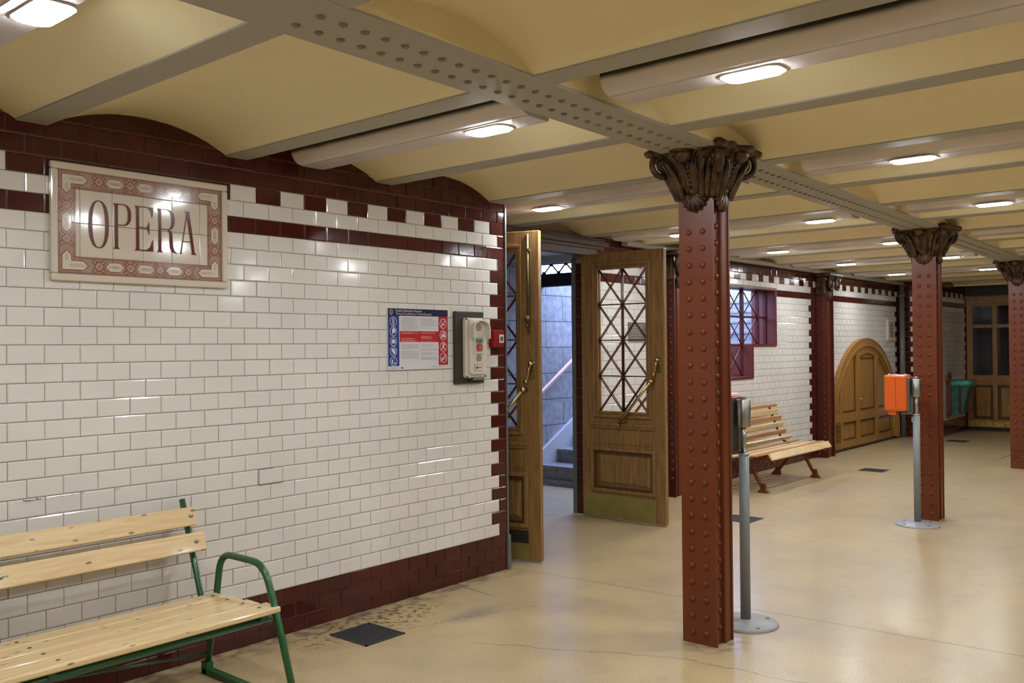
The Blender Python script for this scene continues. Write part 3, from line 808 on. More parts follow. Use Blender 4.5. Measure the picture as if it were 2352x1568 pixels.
# letters drawn as outlines
lm = MB(); LDC = [.0009]
def nld():
    LDC[0] += .00002; return LDC[0]
def LQ(pts):
    ld = nld(); lm.add([PS(p[0], p[1], ld) for p in pts], [list(range(len(pts)))], 0)
def strip(A, B_):
    ld = nld()
    for i in range(len(A)-1): lm.add([PS(*A[i], ld), PS(*B_[i], ld), PS(*B_[i+1], ld), PS(*A[i+1], ld)], [(0, 1, 2, 3)], 0)
ZL, ZH = 2.090, 2.309; ZM = 2.204
def ring(cx_, cz_, ro, rzo, ri, rzi, a0=0, a1=2*PI, n=48, p=2.0):
    A, B_ = [], []
    for k in range(n+1):
        a = a0+(a1-a0)*k/n; c, s_ = math.cos(a), math.sin(a)
        f = (abs(c)**p+abs(s_)**p)**(-1/p)
        A.append((cx_+ro*c*f, cz_+rzo*s_*f)); B_.append((cx_+ri*c*f, cz_+rzi*s_*f))
    strip(A, B_)
ring(2.0035, 2.200, .0485, .113, .0305, .108, p=2.35)
def serif(xc_, z, hw, up=1, h=.013, sw=.008):
    n = 6; A, B_ = [], []
    for k in range(n+1):
        t = k/n; zz = z+up*h*t; wd = sw+(hw-sw)*(1-t)**2.2
        A.append((xc_-wd, zz)); B_.append((xc_+wd, zz))
    strip(A, B_)
def stem(xc_, hw=.0078): LQ([(xc_-hw, ZL), (xc_+hw, ZL), (xc_+hw, ZH), (xc_-hw, ZH)])
# P
stem(2.0885); serif(2.0885, ZL, .0185); serif(2.0865, ZH, .0155, -1)
ring(2.117, (ZH+ZM)/2, .045, (ZH-ZM)/2, .0285, (ZH-ZM)/2-.005, -PI/2, PI/2, 24, 2.6)
LQ([(2.09, ZH-.005), (2.118, ZH-.005), (2.118, ZH), (2.09, ZH)]); LQ([(2.09, ZM), (2.118, ZM), (2.118, ZM+.005), (2.09, ZM+.005)])
# E
stem(2.1945); serif(2.1945, ZL, .0175); serif(2.1925, ZH, .0155, -1)
LQ([(2.19, ZH-.006), (2.275, ZH-.006), (2.2755, ZH), (2.19, ZH)]); LQ([(2.19, ZL), (2.274, ZL), (2.274, ZL+.006), (2.19, ZL+.006)])
LQ([(2.19, ZM-.003), (2.25, ZM-.003), (2.25, ZM+.003), (2.19, ZM+.003)])
strip([(2.2755, ZH), (2.274, ZH-.03), (2.2695, ZH-.053)], [(2.243, ZH-.005), (2.262, ZH-.022), (2.2655, ZH-.05)])
strip([(2.2745, ZL), (2.274, ZL+.03), (2.2735, ZL+.058)], [(2.236, ZL+.005), (2.259, ZL+.022), (2.2695, ZL+.055)])
strip([(2.2545, ZM+.033), (2.2545, ZM), (2.2545, ZM-.034)], [(2.2515, ZM+.030), (2.240, ZM), (2.2515, ZM-.031)])
# R
stem(2.3095); serif(2.3095, ZL, .0185); serif(2.307, ZH, .015, -1)
ring(2.343, (ZH+ZM)/2, .046, (ZH-ZM)/2, .029, (ZH-ZM)/2-.005, -PI/2, PI/2, 24, 2.6)
LQ([(2.31, ZH-.005), (2.344, ZH-.005), (2.344, ZH), (2.31, ZH)]); LQ([(2.31, ZM), (2.346, ZM), (2.346, ZM+.005), (2.31, ZM+.005)])
LA = [(2.352, 2.2075), (2.368, 2.201), (2.376, 2.185), (2.378, 2.150), (2.381, 2.120), (2.388, 2.101), (2.402, 2.092)]
LB = [(2.350, 2.2030), (2.357, 2.196), (2.3605, 2.180), (2.3615, 2.150), (2.3640, 2.115), (2.374, 2.095), (2.400, 2.0885)]
strip(LA, LB)
# A
serif(2.4595, ZH, .0175, -1, .009, .010)
strip([(2.4700, ZH-.004), (2.5005, ZL)], [(2.4525, ZH-.004), (2.4850, ZL)])
strip([(2.4585, ZH-.01), (2.4245, ZL)], [(2.4545, ZH-.01), (2.4195, ZL)])
LQ([(2.432, 2.152), (2.488, 2.152), (2.487, 2.157), (2.433, 2.157)])
serif(2.422, ZL, .0125, 1, .007, .003); serif(2.4935, ZL, .0175, 1, .010, .0085)
lo = lm.build('letters', m_signr, sg, world=True); lo['label'] = 'tall dark red serif letters OPERA'

# ------------------------------------------------------------ poster
ps = thing('travel_rules_poster', 'blue, red and white travel conditions poster on the white tiles', 'poster', (4.09, YW-.001, 1.46))
px0, px1, pz0, pz1 = 3.823, 4.356, 1.462, 1.852; W_, H_ = px1-px0, pz1-pz0
mb = MB(); mb.box(px0, px1, YW-.011, YW-.001, pz0, pz1); mb.build('board', m_pwhite, ps, world=True)
def PP(u, v, d=0): return (px0+u*W_, YW-.0112-d, pz1-v*H_)
DP = [0.0]
def dp(d):
    DP[0] = (DP[0]+.000002) % .0004; return d+DP[0]
pm = MB()  # 0 blue 1 navy 2 red 3 white 4 grey 5 pink
def pr(u0, u1, v0, v1, mi, d=.0004):
    d = dp(d) if d >= .0008 else d
    pm.add([PP(u0, v1, d), PP(u1, v1, d), PP(u1, v0, d), PP(u0, v0, d)], [(0, 1, 2, 3)], mi)
pr(0, .175, .10, .935, 0); pr(0, 1, 0, .115, 1, .0005); pr(.835, 1, .115, .935, 2); pr(.185, .84, .365, .545, 2)
def disc(u, v, r, mi, d, r2=None, n=28):
    c = [(math.cos(2*PI*k/n), math.sin(2*PI*k/n)) for k in range(n)]
    asp = W_/H_; d = dp(d)
    if r2 is None: pm.add([PP(u+r*a, v-r*b_*asp, d) for a, b_ in c], [list(range(n))], mi)
    else: pm.add([PP(u+r*a, v-r*b_*asp, d) for a, b_ in c]+[PP(u+r2*a, v-r2*b_*asp, d) for a, b_ in c], [(k, (k+1) % n, n+(k+1) % n, n+k) for k in range(n)], mi)
asp = W_/H_
def pl(u0, v0, u1, v1, wd, mi, d=.0012):
    L = math.hypot(u1-u0, (v1-v0)/asp) or 1; nx, nz = -(v1-v0)/asp/L*wd/2, (u1-u0)/L*wd/2*asp
    pm.add([PP(u0+nx, v0+nz, d), PP(u0-nx, v0-nz, d), PP(u1-nx, v1-nz, d), PP(u1+nx, v1+nz, d)], [(3, 2, 1, 0)], mi)
disc(.05, .06, .030, 3, .0009, .024); pr(.046, .054, .055, .085, 3, .001); pr(.046, .054, .038, .048, 3, .001)
cv = [.212, .372, .532, .692, .855]
for k, v in enumerate(cv):
    disc(.083, v, .056, 3, .0009, .049)
    u = .083
    if k == 0: pr(u-.018, u+.018, v-.05, v+.0, 3, .001); pr(u-.012, u+.012, v-.042, v-.03, 0, .0012); pr(u-.012, u+.012, v-.022, v-.01, 0, .0012); pr(u-.016, u+.016, v+.01, v+.05, 3, .001); pr(u-.008, u+.008, v+.02, v+.04, 0, .0012)
    if k == 1: disc(u+.006, v-.012, .030, 3, .001); pr(u-.018, u-.008, v+.0, v+.05, 3, .001); pr(u-.018, u+.02, v, v+.02, 3, .001)
    if k == 2: pr(u-.03, u+.03, v-.025, v+.035, 3, .001); pr(u-.014, u+.014, v-.045, v-.022, 3, .001); pr(u-.007, u+.007, v-.036, v-.025, 0, .0012)
    if k == 3: disc(u-.008, v-.014, .024, 3, .001); pr(u-.01, u+.03, v-.005, v+.045, 3, .001); pl(u+.01, v-.04, u+.04, v-.01, .008, 3)
    if k == 4: text_mb(pm, '?', .038, lambda a, b_: (px0+(u-.002)*W_+a, YW-.0122, pz1-(v+.005)*H_+b_), 3); pr(u-.03, u-.012, v-.03, v+.045, 3, .001); pr(u+.005, u+.03, v+.02, v+.045, 3, .001)
for k, v in enumerate([.235, .43, .628, .815]):
    u = .917
    disc(u, v, .062, 3, .0009, .054)
    if k == 0: pr(u-.03, u-.022, v-.05, v+.03, 3, .001); pr(u-.01, u+.035, v+.012, v+.026, 3, .001)
    if k == 1: pr(u-.035, u-.008, v-.02, v+.04, 3, .001); disc(u+.02, v+.012, .022, 3, .001); disc(u, v-.045, .012, 3, .001)
    if k == 2: disc(u-.004, v-.05, .013, 3, .001); pr(u-.016, u+.010, v-.032, v+.03, 3, .001); pr(u+.014, u+.03, v+.02, v+.05, 3, .001)
    if k == 3: disc(u-.022, v+.02, .02, 3, .001, .014); disc(u+.024, v+.0, .02, 3, .001, .014); pl(u-.02, v+.02, u+.02, v-.03, .008, 3)
    pl(u-.042, v+.06, u+.042, v-.06, .012, 3, .0014)
text_mb(pm, 'Utazási feltételek (kivonat)', .0215, lambda a, b_: (px0+.115*W_+a, YW-.0120, pz1-.050*H_+b_), 3)
text_mb(pm, 'Terms & Conditions of Travel (Excerpt)', .0205, lambda a, b_: (px0+.115*W_+a*.95+b_*.2, YW-.0120, pz1-.098*H_+b_), 3)
rr_ = random.Random(3)
for c0, c1 in ((.205, .50), (.53, .82)):
    v = .145
    while v < .90:
        inred = .36 < v < .55
        if .345 < v < .372 or .548 < v < .575 or (inred and rr_.random() < .25): v += .016; continue
        if rr_.random() < .12: v += .024; continue
        e_ = c0+(c1-c0)*(rr_.uniform(.45, 1) if inred else rr_.choice((.98, .96, .93, .7)))
        if not inred and v > .84: v += .016; continue
        pr(c0, e_, v, v+.0042, 5 if inred else 4, .0008); v += .0145
pr(.03, .11, .962, .972, 4, .0006); pr(.125, .16, .962, .972, 4, .0006); pr(.70, .96, .953, .957, 4, .0006); pr(.70, .90, .965, .969, 4, .0006)
pr(.205, .235, .958, .976, 1, .0006)
pm.build('printed_layout', [m_blue, m_navy, m_pred, m_pwhite, m_pgrey, m_ppink], ps, world=True)

# ------------------------------------------------------------ intercom on dark plate
ic = thing('help_point_intercom', 'ivory help point intercom on a dark brown plate beside the poster', 'intercom', (4.555, YW-.001, 1.34))
mb = MB(); mb.box(4.412, 4.700, YW-.028, YW-.001, 1.352, 1.848); mb.build('backing_plate', m_plate, ic, world=True, bev=.008)
yb = YW-.028
mb = MB(); mb.prism(rrect(4.583, 1.598, .104, .205, .018, 4), yb-.030, yb, 'y'); mb.build('housing', m_plast, ic, world=True, bev=.006)
mb = MB(); mb.prism(rrect(4.590, 1.605, .086, .190, .03, 5), yb-.048, yb-.030, 'y'); mb.build('cover', m_plast, ic, world=True, bev=.006)
mb = MB()
hood = [(4.505, 1.66)]+[(4.590-.085*math.cos(PI*k/12), 1.735+.055*math.sin(PI*k/12)) for k in range(13)]+[(4.675, 1.66)]
inn = [(4.590+(x-4.590)*.86, 1.66+(z-1.66)*.93-.0) for x, z in hood]
for i in range(len(hood)-1):
    a, b_, c, d = hood[i], hood[i+1], inn[i+1], inn[i]
    y0, y1 = yb-.085, yb-.046
    mb.add([(a[0], y0, a[1]), (b_[0], y0, b_[1]), (c[0], y0, c[1]), (d[0], y0, d[1]), (a[0], y1, a[1]), (b_[0], y1, b_[1]), (c[0], y1, c[1]), (d[0], y1, d[1])],
           [(0, 1, 2, 3), (4, 7, 6, 5), (0, 4, 5, 1), (1, 5, 6, 2), (2, 6, 7, 3), (3, 7, 4, 0)], 0)
mb.build('rain_hood', m_plast, ic, world=True)
def grille(zc, nm):
    o = MB(); n = 20
    o.prism([(4.590+.030*math.cos(2*PI*k/n), zc+.030*math.sin(2*PI*k/n)) for k in range(n)], yb-.0505, yb-.048, 'y', 1)
    for k in range(-2, 3):
        hw = math.sqrt(max(0, .028**2-(k*.010)**2)); o.box(4.590-hw, 4.590+hw, yb-.0515, yb-.0503, zc+k*.010-.0022, zc+k*.010+.0022, 0)
    o.build(nm, [m_slot, m_plast], ic, world=True)
grille(1.738, 'speaker_grille'); grille(1.530, 'speaker_grille')
mb = MB(); mb.box(4.540, 4.640, yb-.056, yb-.048, 1.558, 1.682); mb.box(4.552, 4.628, yb-.0565, yb-.0555, 1.570, 1.670, 1); mb.box(4.556, 4.620, yb-.0572, yb-.0565, 1.634, 1.656, 2)
mb.build('call_panel', [m_plast, mat('panel_grey', (.36, .35, .30), .4), m_lgreen], ic, world=True)
mb = MB(); n = 24
mb.prism([(4.588+.023*math.cos(2*PI*k/n), 1.603+.027*math.sin(2*PI*k/n)) for k in range(n)], yb-.063, yb-.0565, 'y', 0)
mb.box(4.585, 4.591, yb-.0640, yb-.0630, 1.590, 1.606, 1); mb.box(4.585, 4.591, yb-.0640, yb-.0630, 1.610, 1.616, 1)
cb = mb.build('call_button', [m_plred, m_pwhite], ic, world=True); cb['label'] = 'round red call button'
mb = MB(); mb.box(4.548, 4.628, yb-.0495, yb-.0478, 1.440, 1.486, 0); mb.box(4.550, 4.626, yb-.0500, yb-.0494, 1.442, 1.484, 1); mb.box(4.592, 4.616, yb-.0508, yb-.050, 1.460, 1.466, 2)
mb.prism([(4.587, 1.463), (4.595, 1.457), (4.595, 1.469)], yb-.0508, yb-.050, 'y', 2)
n = 14; mb.prism([(4.570+.009*math.cos(2*PI*k/n), 1.463+.010*math.sin(2*PI*k/n)) for k in range(n)], yb-.054, yb-.050, 'y', 3)
mb.build('key_switch', [m_slot, m_plast, m_plred, m_dsteel], ic, world=True)
for x, z in ((4.490, 1.795), (4.660, 1.795), (4.492, 1.402), (4.674, 1.402)):
    mb = MB(); mb.prism([(x+.007*math.cos(2*PI*k/10), z+.007*math.sin(2*PI*k/10)) for k in range(10)], yb-.033, yb-.029, 'y'); mb.build('screw', m_slot, ic, world=True)
mb = MB()
for k in range(7): mb.add([(4.545+k*.014, yb-.040, 1.378), (4.549+k*.014, yb-.040, 1.378), (4.556+k*.014, yb-.040, 1.396), (4.552+k*.014, yb-.040, 1.396)], [(0, 1, 2, 3)], 0)
mb.box(4.54, 4.645, yb-.038, yb-.0, 1.376, 1.398, 1)
mb.build('drain_slots', [m_plast, m_dsteel], ic, world=True)
# fire call point
fa = thing('fire_call_point', 'small red fire alarm call point on the oxblood quoin at the wall end', 'fire alarm', (4.845, YW, 1.60))
mb = MB(); mb.box(4.780, 4.893, YW-.045, YW-.0, 1.598, 1.722); mb.build('box', m_alarm, fa, world=True, bev=.006)
mb = MB(); mb.box(4.838, 4.886, YW-.050, YW-.045, 1.632, 1.690); mb.build('window_plate', m_plast, fa, world=True)
mb = MB(); n = 16; mb.prism([(4.862+.016*math.cos(2*PI*k/n), 1.661+.018*math.sin(2*PI*k/n)) for k in range(n)], YW-.054, YW-.050, 'y'); mb.build('push_disc', m_dsteel, fa, world=True)

# grey steel corner guards
gd = thing('corner_guard', 'tall grey steel strip guarding the end of the near tiled wall', 'corner guard', (4.965, YW, 0), 0, 'steel corner guards')
mb = MB(); mb.box(4.958, 4.972, YW-.008, YW+.06, .25, 2.62); mb.box(4.955, 4.985, YW-.014, YW+.06, 0, .25); mb.build('guard_strip', m_hydr, gd, world=True)
gd = thing('corner_guard', 'tall grey steel strip on the brown jamb right of the open doorway', 'corner guard', (7.055, 5.19, 0), 0, 'steel corner guards')
mb = MB(); mb.box(7.050, 7.064, 5.196, 5.24, 0, 2.45); mb.build('guard_strip', m_hydr, gd, world=True)

# ------------------------------------------------------------ doors
# door frame head
mb = MB(); mb.box(4.96, 7.25, 4.985, 5.10, 2.525, 2.635); mb.box(4.96, 7.15, 5.0, 5.10, 2.46, 2.53); mb.box(4.96, 7.28, 4.955, 4.99, 2.555, 2.60)
struct(mb.build('door_3', m_oakd, bev=.006), 'dark oak head beam over the open double doors', 'door frame')
mb = MB(); mb.box(4.96, 5.03, 5.02, 5.10, 0, 2.47)
struct(mb.build('trim_40', m_oakd, bev=.004), 'dark oak door post at the hinge of the left door leaf', 'door frame')
def leaf(name, loc, rz, label, flip, bolt):
    """leaf hangs from its hinge at local x=0 and reaches to x=.90; y is the thickness"""
    o = thing(name, label, 'door', loc, rz, None, 'structure')
    T = .024; Z0, Z1 = .012, 2.465
    mb = MB()
    mb.box(.0, .145, -T, T, Z0, Z1); mb.box(.755, .90, -T, T, Z0, Z1)
    mb.box(.145, .755, -T, T, 2.355, Z1); mb.box(.145, .755, -T, T, .62, .955); mb.box(.145, .755, -T, T, Z0, .28)
    mb.build('door_frame_rails', m_oak, o, bev=.004)
    mb = MB()   # glazing bead
    for s_ in (-1, 1):
        for (a, b_, c, d) in ((.145, .19, .955, 2.355), (.71, .755, .955, 2.355), (.19, .71, 2.31, 2.355), (.19, .71, .955, 1.0)):
            mb.box(a, b_, s_*T*.35, s_*(T+.004), c, d)
        for (a, b_, c, d) in ((.135, .158, .945, 2.365), (.742, .765, .945, 2.365), (.158, .742, 2.342, 2.365), (.158, .742, .945, .968)):
            mb.box(a, b_, s_*T, s_*(T+.018), c, d)
        for (a, b_, c, d) in ((.170, .178, .98, 2.33), (.722, .730, .98, 2.33), (.178, .722, 2.322, 2.33), (.178, .722, .98, .988)):
            mb.box(a, b_, s_*T, s_*(T+.011), c, d)
    mb.build('glazing_bead', m_oak, o, bev=.003)
    mb = MB(); mb.box(.18, .72, -.002, .002, .99, 2.32); mb.build('glass_pane', m_glass, o)
    mb = MB()
    gx0, gx1, gz0, gz1 = .188, .712, .995, 2.315; cxm = (gx0+gx1)/2; ch = (gz1-gz0)/4
    for s_ in (-1, 1):
        yy = s_*.012
        mb.tube([(cxm, yy, gz0), (cxm, yy, gz1)], .0075, 6)
        for k in range(1, 4): mb.tube([(gx0, yy, gz0+k*ch), (gx1, yy, gz0+k*ch)], .006, 6)
        for k in range(4):
            for (a, b_) in ((gx0, cxm), (cxm, gx1)):
                mb.tube([(a, yy, gz0+k*ch), (b_, yy, gz0+(k+1)*ch)], .005, 6); mb.tube([(a, yy, gz0+(k+1)*ch), (b_, yy, gz0+k*ch)], .005, 6)
                mb.ell(((a+b_)/2, yy, gz0+(k+.5)*ch), (.009, .007, .009), 8, 4)
        for k in range(1, 4): mb.ell((cxm, yy, gz0+k*ch), (.014, .008, .014), 8, 4)
    lt = mb.build('iron_lattice', m_reddark, o); lt['label'] = 'dark red diamond lattice over the glass'
    # cornice rail and panel
    mb = MB()
    for s_ in (-1, 1):
        mb.box(.105, .80, s_*T, s_*(T+.022), .868, .892); mb.box(.115, .79, s_*T, s_*(T+.014), .845, .868); mb.box(.125, .78, s_*T, s_*(T+.007), .70, .708)
    mb.build('cornice_rail', m_oak, o, bev=.004)
    mb = MB()
    for s_ in (-1, 1):
        for (a, b_, c, d) in ((.10, .80, .635, .665), (.10, .80, .255, .285), (.10, .13, .285, .635), (.77, .80, .285, .635)):
            mb.box(a, b_, s_*T, s_*(T+.016), c, d)
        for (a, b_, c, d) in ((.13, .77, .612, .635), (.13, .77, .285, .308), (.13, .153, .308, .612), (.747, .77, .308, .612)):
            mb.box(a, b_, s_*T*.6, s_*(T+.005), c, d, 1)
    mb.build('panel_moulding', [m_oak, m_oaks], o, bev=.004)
    mb = MB(); mb.box(.145, .755, -T*.35, T*.35, .28, .62)
    for s_ in (-1, 1):
        mb.add([(.165, s_*T*.35, .32), (.735, s_*T*.35, .32), (.735, s_*T*.35, .60), (.165, s_*T*.35, .60), (.20, s_*T*.95, .35), (.70, s_*T*.95, .35), (.70, s_*T*.95, .57), (.20, s_*T*.95, .57)],
               [(4, 5, 6, 7), (0, 1, 5, 4), (1, 2, 6, 5), (2, 3, 7, 6), (3, 0, 4, 7)])
    mb.build('raised_panel', m_oak, o)
    mb = MB()
    for s_ in (-1, 1): mb.box(.008, .80, s_*T, s_*(T+.003), .016, .225)
    k = mb.build('kick_plate', m_brassd, o); k['label'] = 'dull brass kick plate'
    mb = MB()
    for s_ in (-1, 1):
        a, b_ = Vector((.785, s_*.075, 1.285)), Vector((.435, s_*.075, .885))
        mb.tube([a, b_], .0135, 12); mb.ell(a, (.020, .020, .020), 12, 8); mb.ell(b_, (.018, .018, .018), 12, 8)
        for p in (a, b_): mb.tube([(p.x, s_*T, p.z), (p.x, s_*.075, p.z)], [.020, .011], 10)
    k = mb.build('push_bar', m_brass, o); k['label'] = 'slanting brass push bar'
    mb = MB()
    for s_ in (-1, 1):
        mb.box(.825, .862, s_*T, s_*(T+.004), 1.36, 1.50)
        mb.tube([(.84, s_*T, 1.475), (.84, s_*.055, 1.475)], .011, 8); mb.ell((.84, s_*.06, 1.475), (.018, .014, .018), 10, 6)
        mb.tube([(.835, s_*.055, 1.47), (.825, s_*.060, 1.42), (.815, s_*.058, 1.37), (.80, s_*.06, 1.345)], [.010, .009, .008, .010], 8)
        mb.ell((.80, s_*.06, 1.345), (.018, .016, .018), 10, 6)
    mb.build('door_handle', m_brass, o)
    if bolt:
        mb = MB()
        for s_ in (-1, 1):
            mb.box(.80, .835, s_*T, s_*(T+.006), 1.75, 2.44); mb.tube([(.818, s_*(T+.012), 1.70), (.818, s_*(T+.012), 2.44)], .008, 8)
            mb.ell((.818, s_*(T+.03), 1.81), (.024, .02, .024), 10, 6); mb.tube([(.818, s_*T, 1.81), (.818, s_*(T+.03), 1.81)], .01, 8)
            mb.ell((.818, s_*(T+.035), 1.76), (.012, .012, .02), 8, 6); mb.box(.80, .836, s_*T, s_*(T+.03), 2.31, 2.33)
        mb.build('surface_bolt', m_aged, o)
        mb = MB()
        for s_ in (-1, 1): mb.box(.60, .80, s_*T, s_*(T+.004), .14, .235)
        mb.build('patch_plate', m_plate, o)
    return o
leaf('door_1', (5.045, 5.075, 0), math.atan2(4.205-5.075, 5.265-5.045), 'left oak door leaf standing open at the end of the near tiled wall', False, True)
leaf('door_2', (6.990, 5.063, 0), -PI/2, 'right oak door leaf with lattice glass standing open into the hall', False, False)
# a small hinge plate on the head
mb = MB(); mb.box(6.93, 6.96, 4.90, 4.98, 2.36, 2.46)

# ------------------------------------------------------------ stair
st_ = thing('stone_staircase', 'grey stone steps rising to the street behind the open doors', 'stairs', (8.28, 6.05, 0))
mb = MB(); mb.box(8.26, 8.34, 5.2, 6.7, -.15, .062); mb.build('bottom_plinth', m_step, st_, world=True)
for k in range(14):
    xs, z1 = 8.31+k*.33, .062+.158*(k+1)
    mb = MB(); mb.box(xs+.02, xs+.36, 5.41, 6.68, -.15 if k < 3 else z1-.5, z1-.045); mb.box(xs, xs+.37, 5.41, 6.68, z1-.045, z1)
    mb.build('step', m_step, st_, world=True, bev=.004)
mb = MB(); mb.box(8.31+14*.33, 16.2, 5.41, 6.68, 2.0, 2.27); mb.build('top_landing', m_step, st_, world=True)
mb = MB(); mb.prism([(8.30, .10), (8.30, .35), (9.07, .765), (14.9, 3.905-.6), (14.9, .10)], 6.665, 6.70, 'y')
mb2 = MB(); mb2.prism([(8.0, .0), (8.0, .19), (8.40, .40), (11.9, 2.29), (11.9, 2.0), (8.7, .0)], 6.66, 6.699, 'y')
mb2.build('stringer', mat('pale_stringer_stone', (.50, .50, .50), .5), st_, world=True)
hr = thing('stair_handrail', 'pale pink handrail climbing along the stone stair wall', 'handrail', (8.2, 6.62, 1.0))
mb = MB(); mb.tube([(8.02, 6.60, .93), (8.10, 6.60, .965), (9.05, 6.60, 1.53), (12.3, 6.60, 3.40)], .028, 12); mb.build('rail_tube', m_hand, hr, world=True)
for x, z in ((8.16, .98), (10.2, 2.18)):
    mb = MB(); mb.tube([(x, 6.60, z-.02), (x, 6.62, z-.10), (x, 6.70, z-.10)], .016, 8); mb.ell((x, 6.69, z-.10), (.05, .015, .05), 12, 6); mb.build('bracket', m_alarm, hr, world=True)
# beam and wavy grille across the stair head
gr = thing('stair_grille', 'black wavy iron grille on a black beam above the stairs', 'grille', (8.42, 6.05, 2.30))
mb = MB(); mb.box(8.38, 8.46, 5.40, 6.95, 2.305, 2.455); mb.build('black_beam', m_black, gr, world=True)
mb = MB()
for ph in (0,):
    pts = [(8.42, 5.42+i*.0125, 2.515+.040*math.sin((i*.0125)/.215*2*PI)*1.0) for i in range(102)]
    mb.tube(pts, .009, 6)
for i in range(14):
    y = 5.42+.05375+i*.1075; up = i % 2 == 0
    mb.ell((8.42, y, 2.556 if up else 2.468), (.012, .030, .014), 10, 5)
mb.box(8.40, 8.44, 5.42, 6.69, 2.563, 2.572); mb.build('wavy_bars', m_black, gr, world=True)
mb = MB(); mb.box(8.36, 8.50, 5.40, 6.95, 2.575, 2.82)
struct(mb.build('trim_41', mat('pale_lintel', (.52, .52, .52), .6)), 'pale lintel above the wavy iron grille', 'lintel')
# electrical boxes on the stone wall, seen through the left door glass
cbx = thing('control_box', 'small white electrical box on the stone wall behind the left door glass', 'electrical box', (6.93, 6.70, 1.45))
mb = MB(); mb.box(6.80, 7.06, 6.60, 6.70, 1.25, 1.75); mb.build('enclosure', m_pwhite, cbx, world=True, bev=.004)
mb = MB(); mb.box(6.84, 6.90, 6.594, 6.60, 1.36, 1.40); mb.box(6.93, 6.99, 6.594, 6.60, 1.60, 1.63); mb.build('switches', [m_slot], cbx, world=True)

# plaque on recessed wall seen through the right leaf
pq = thing('wall_plaque', 'grey square plaque on the tiles seen through the right door glass', 'plaque', (7.93, YR, 1.65))
mb = MB(); mb.box(7.745, 8.075, YR-.014, YR-.0, 1.650, 1.842); mb.build('plate', mat('aged_plaque', (.16, .155, .12), .45, metal=.4, var=.25, vscale=20), pq, world=True, bev=.003)
mb = MB()
for k in range(6): mb.box(7.78, 8.04-.03*(k % 3), YR-.0155, YR-.0138, 1.81-k*.026, 1.816-k*.026)
mb.build('engraved_lines', m_pgrey, pq, world=True)

# ------------------------------------------------------------ stepped window
wn = thing('window_1', 'stepped window with dark red reveal and crossed bars, looking on the blue-lit stairs', 'window', (10.3, 5.2, 1.18), kind='structure')
mb = MB(); e_ = .03
L_ = [(9.25, 1.18), (10.575, 1.18), (10.575, 1.58), (11.26, 1.58), (11.26, 2.335), (9.25, 2.335)]
Li = [(9.25+e_, 1.18+e_), (10.575-e_, 1.18+e_), (10.575-e_, 1.58+e_), (11.26-e_, 1.58+e_), (11.26-e_, 2.335-e_), (9.25+e_, 2.335-e_)]
n = 6
for i in range(n):
    j = (i+1) % n
    a, b_, c, d = L_[i], L_[j], Li[j], Li[i]; y0, y1 = YR-.012, 5.38
    mb.add([(a[0], y0, a[1]), (b_[0], y0, b_[1]), (c[0], y0, c[1]), (d[0], y0, d[1]), (a[0], y1, a[1]), (b_[0], y1, b_[1]), (c[0], y1, c[1]), (d[0], y1, d[1])],
           [(0, 1, 2, 3), (4, 7, 6, 5), (0, 4, 5, 1), (1, 5, 6, 2), (2, 6, 7, 3), (3, 7, 4, 0)], 0)
mb.build('window_reveal', mat('red_reveal_paint', (.13, .026, .017), .4), wn, world=True)
mb = MB(); yg = 5.19
bar = lambda a, b_, c, d, w_=.012: mb.tube([(a, yg, b_), (c, yg, d)], w_, 6)
for x in (9.28, 9.72, 10.15, 10.56, 11.0, 11.23):
    z0_ = 1.21 if x < 10.57 else 1.61
    mb.box(x-.02, x+.02, yg-.02, yg+.02, z0_, 2.31)
for z in (1.21, 1.60, 1.955, 2.31): mb.box(9.27, 10.56 if z < 1.5 else 11.24, yg-.012, yg+.012, z-.012, z+.012)
mb.build('mullions', m_reddark, wn, world=True)
mb = MB()
for x0_, x1_ in ((9.28, 9.72), (9.72, 10.15), (10.15, 10.56), (10.56, 11.0)):
    for z0_, z1_ in ((1.21, 1.60), (1.60, 1.955), (1.955, 2.31)):
        if x1_ > 10.57 and z0_ < 1.5: continue
        bar(x0_, z0_, x1_, z1_, .008); bar(x0_, z1_, x1_, z0_, .008)
mb.build('crossed_bars', m_reddark, wn, world=True)
mb = MB(); mb.box(9.27, 10.56, yg-.002, yg+.002, 1.2, 2.32); mb.box(10.56, 11.24, yg-.002, yg+.002, 1.6, 2.32); mb.build('glass_pane', m_glass, wn, world=True)

nt_ = thing('paper_notice', 'pale paper notice taped to the tiles right of the stepped window', 'notice', (11.45, YR, 1.6))
mb = MB(); mb.box(11.33, 11.60, YR-.004, YR-.0005, 1.605, 1.845); mb.build('sheet', mat('faded_paper', (.58, .545, .50), .6), nt_, world=True)
mb = MB()
for k in range(9):
    if k in (2, 6): continue
    mb.box(11.36, 11.57-.03*(k % 4), YR-.005, YR-.0038, 1.82-k*.022, 1.824-k*.022)
mb.build('faded_print', m_pgrey, nt_, world=True)

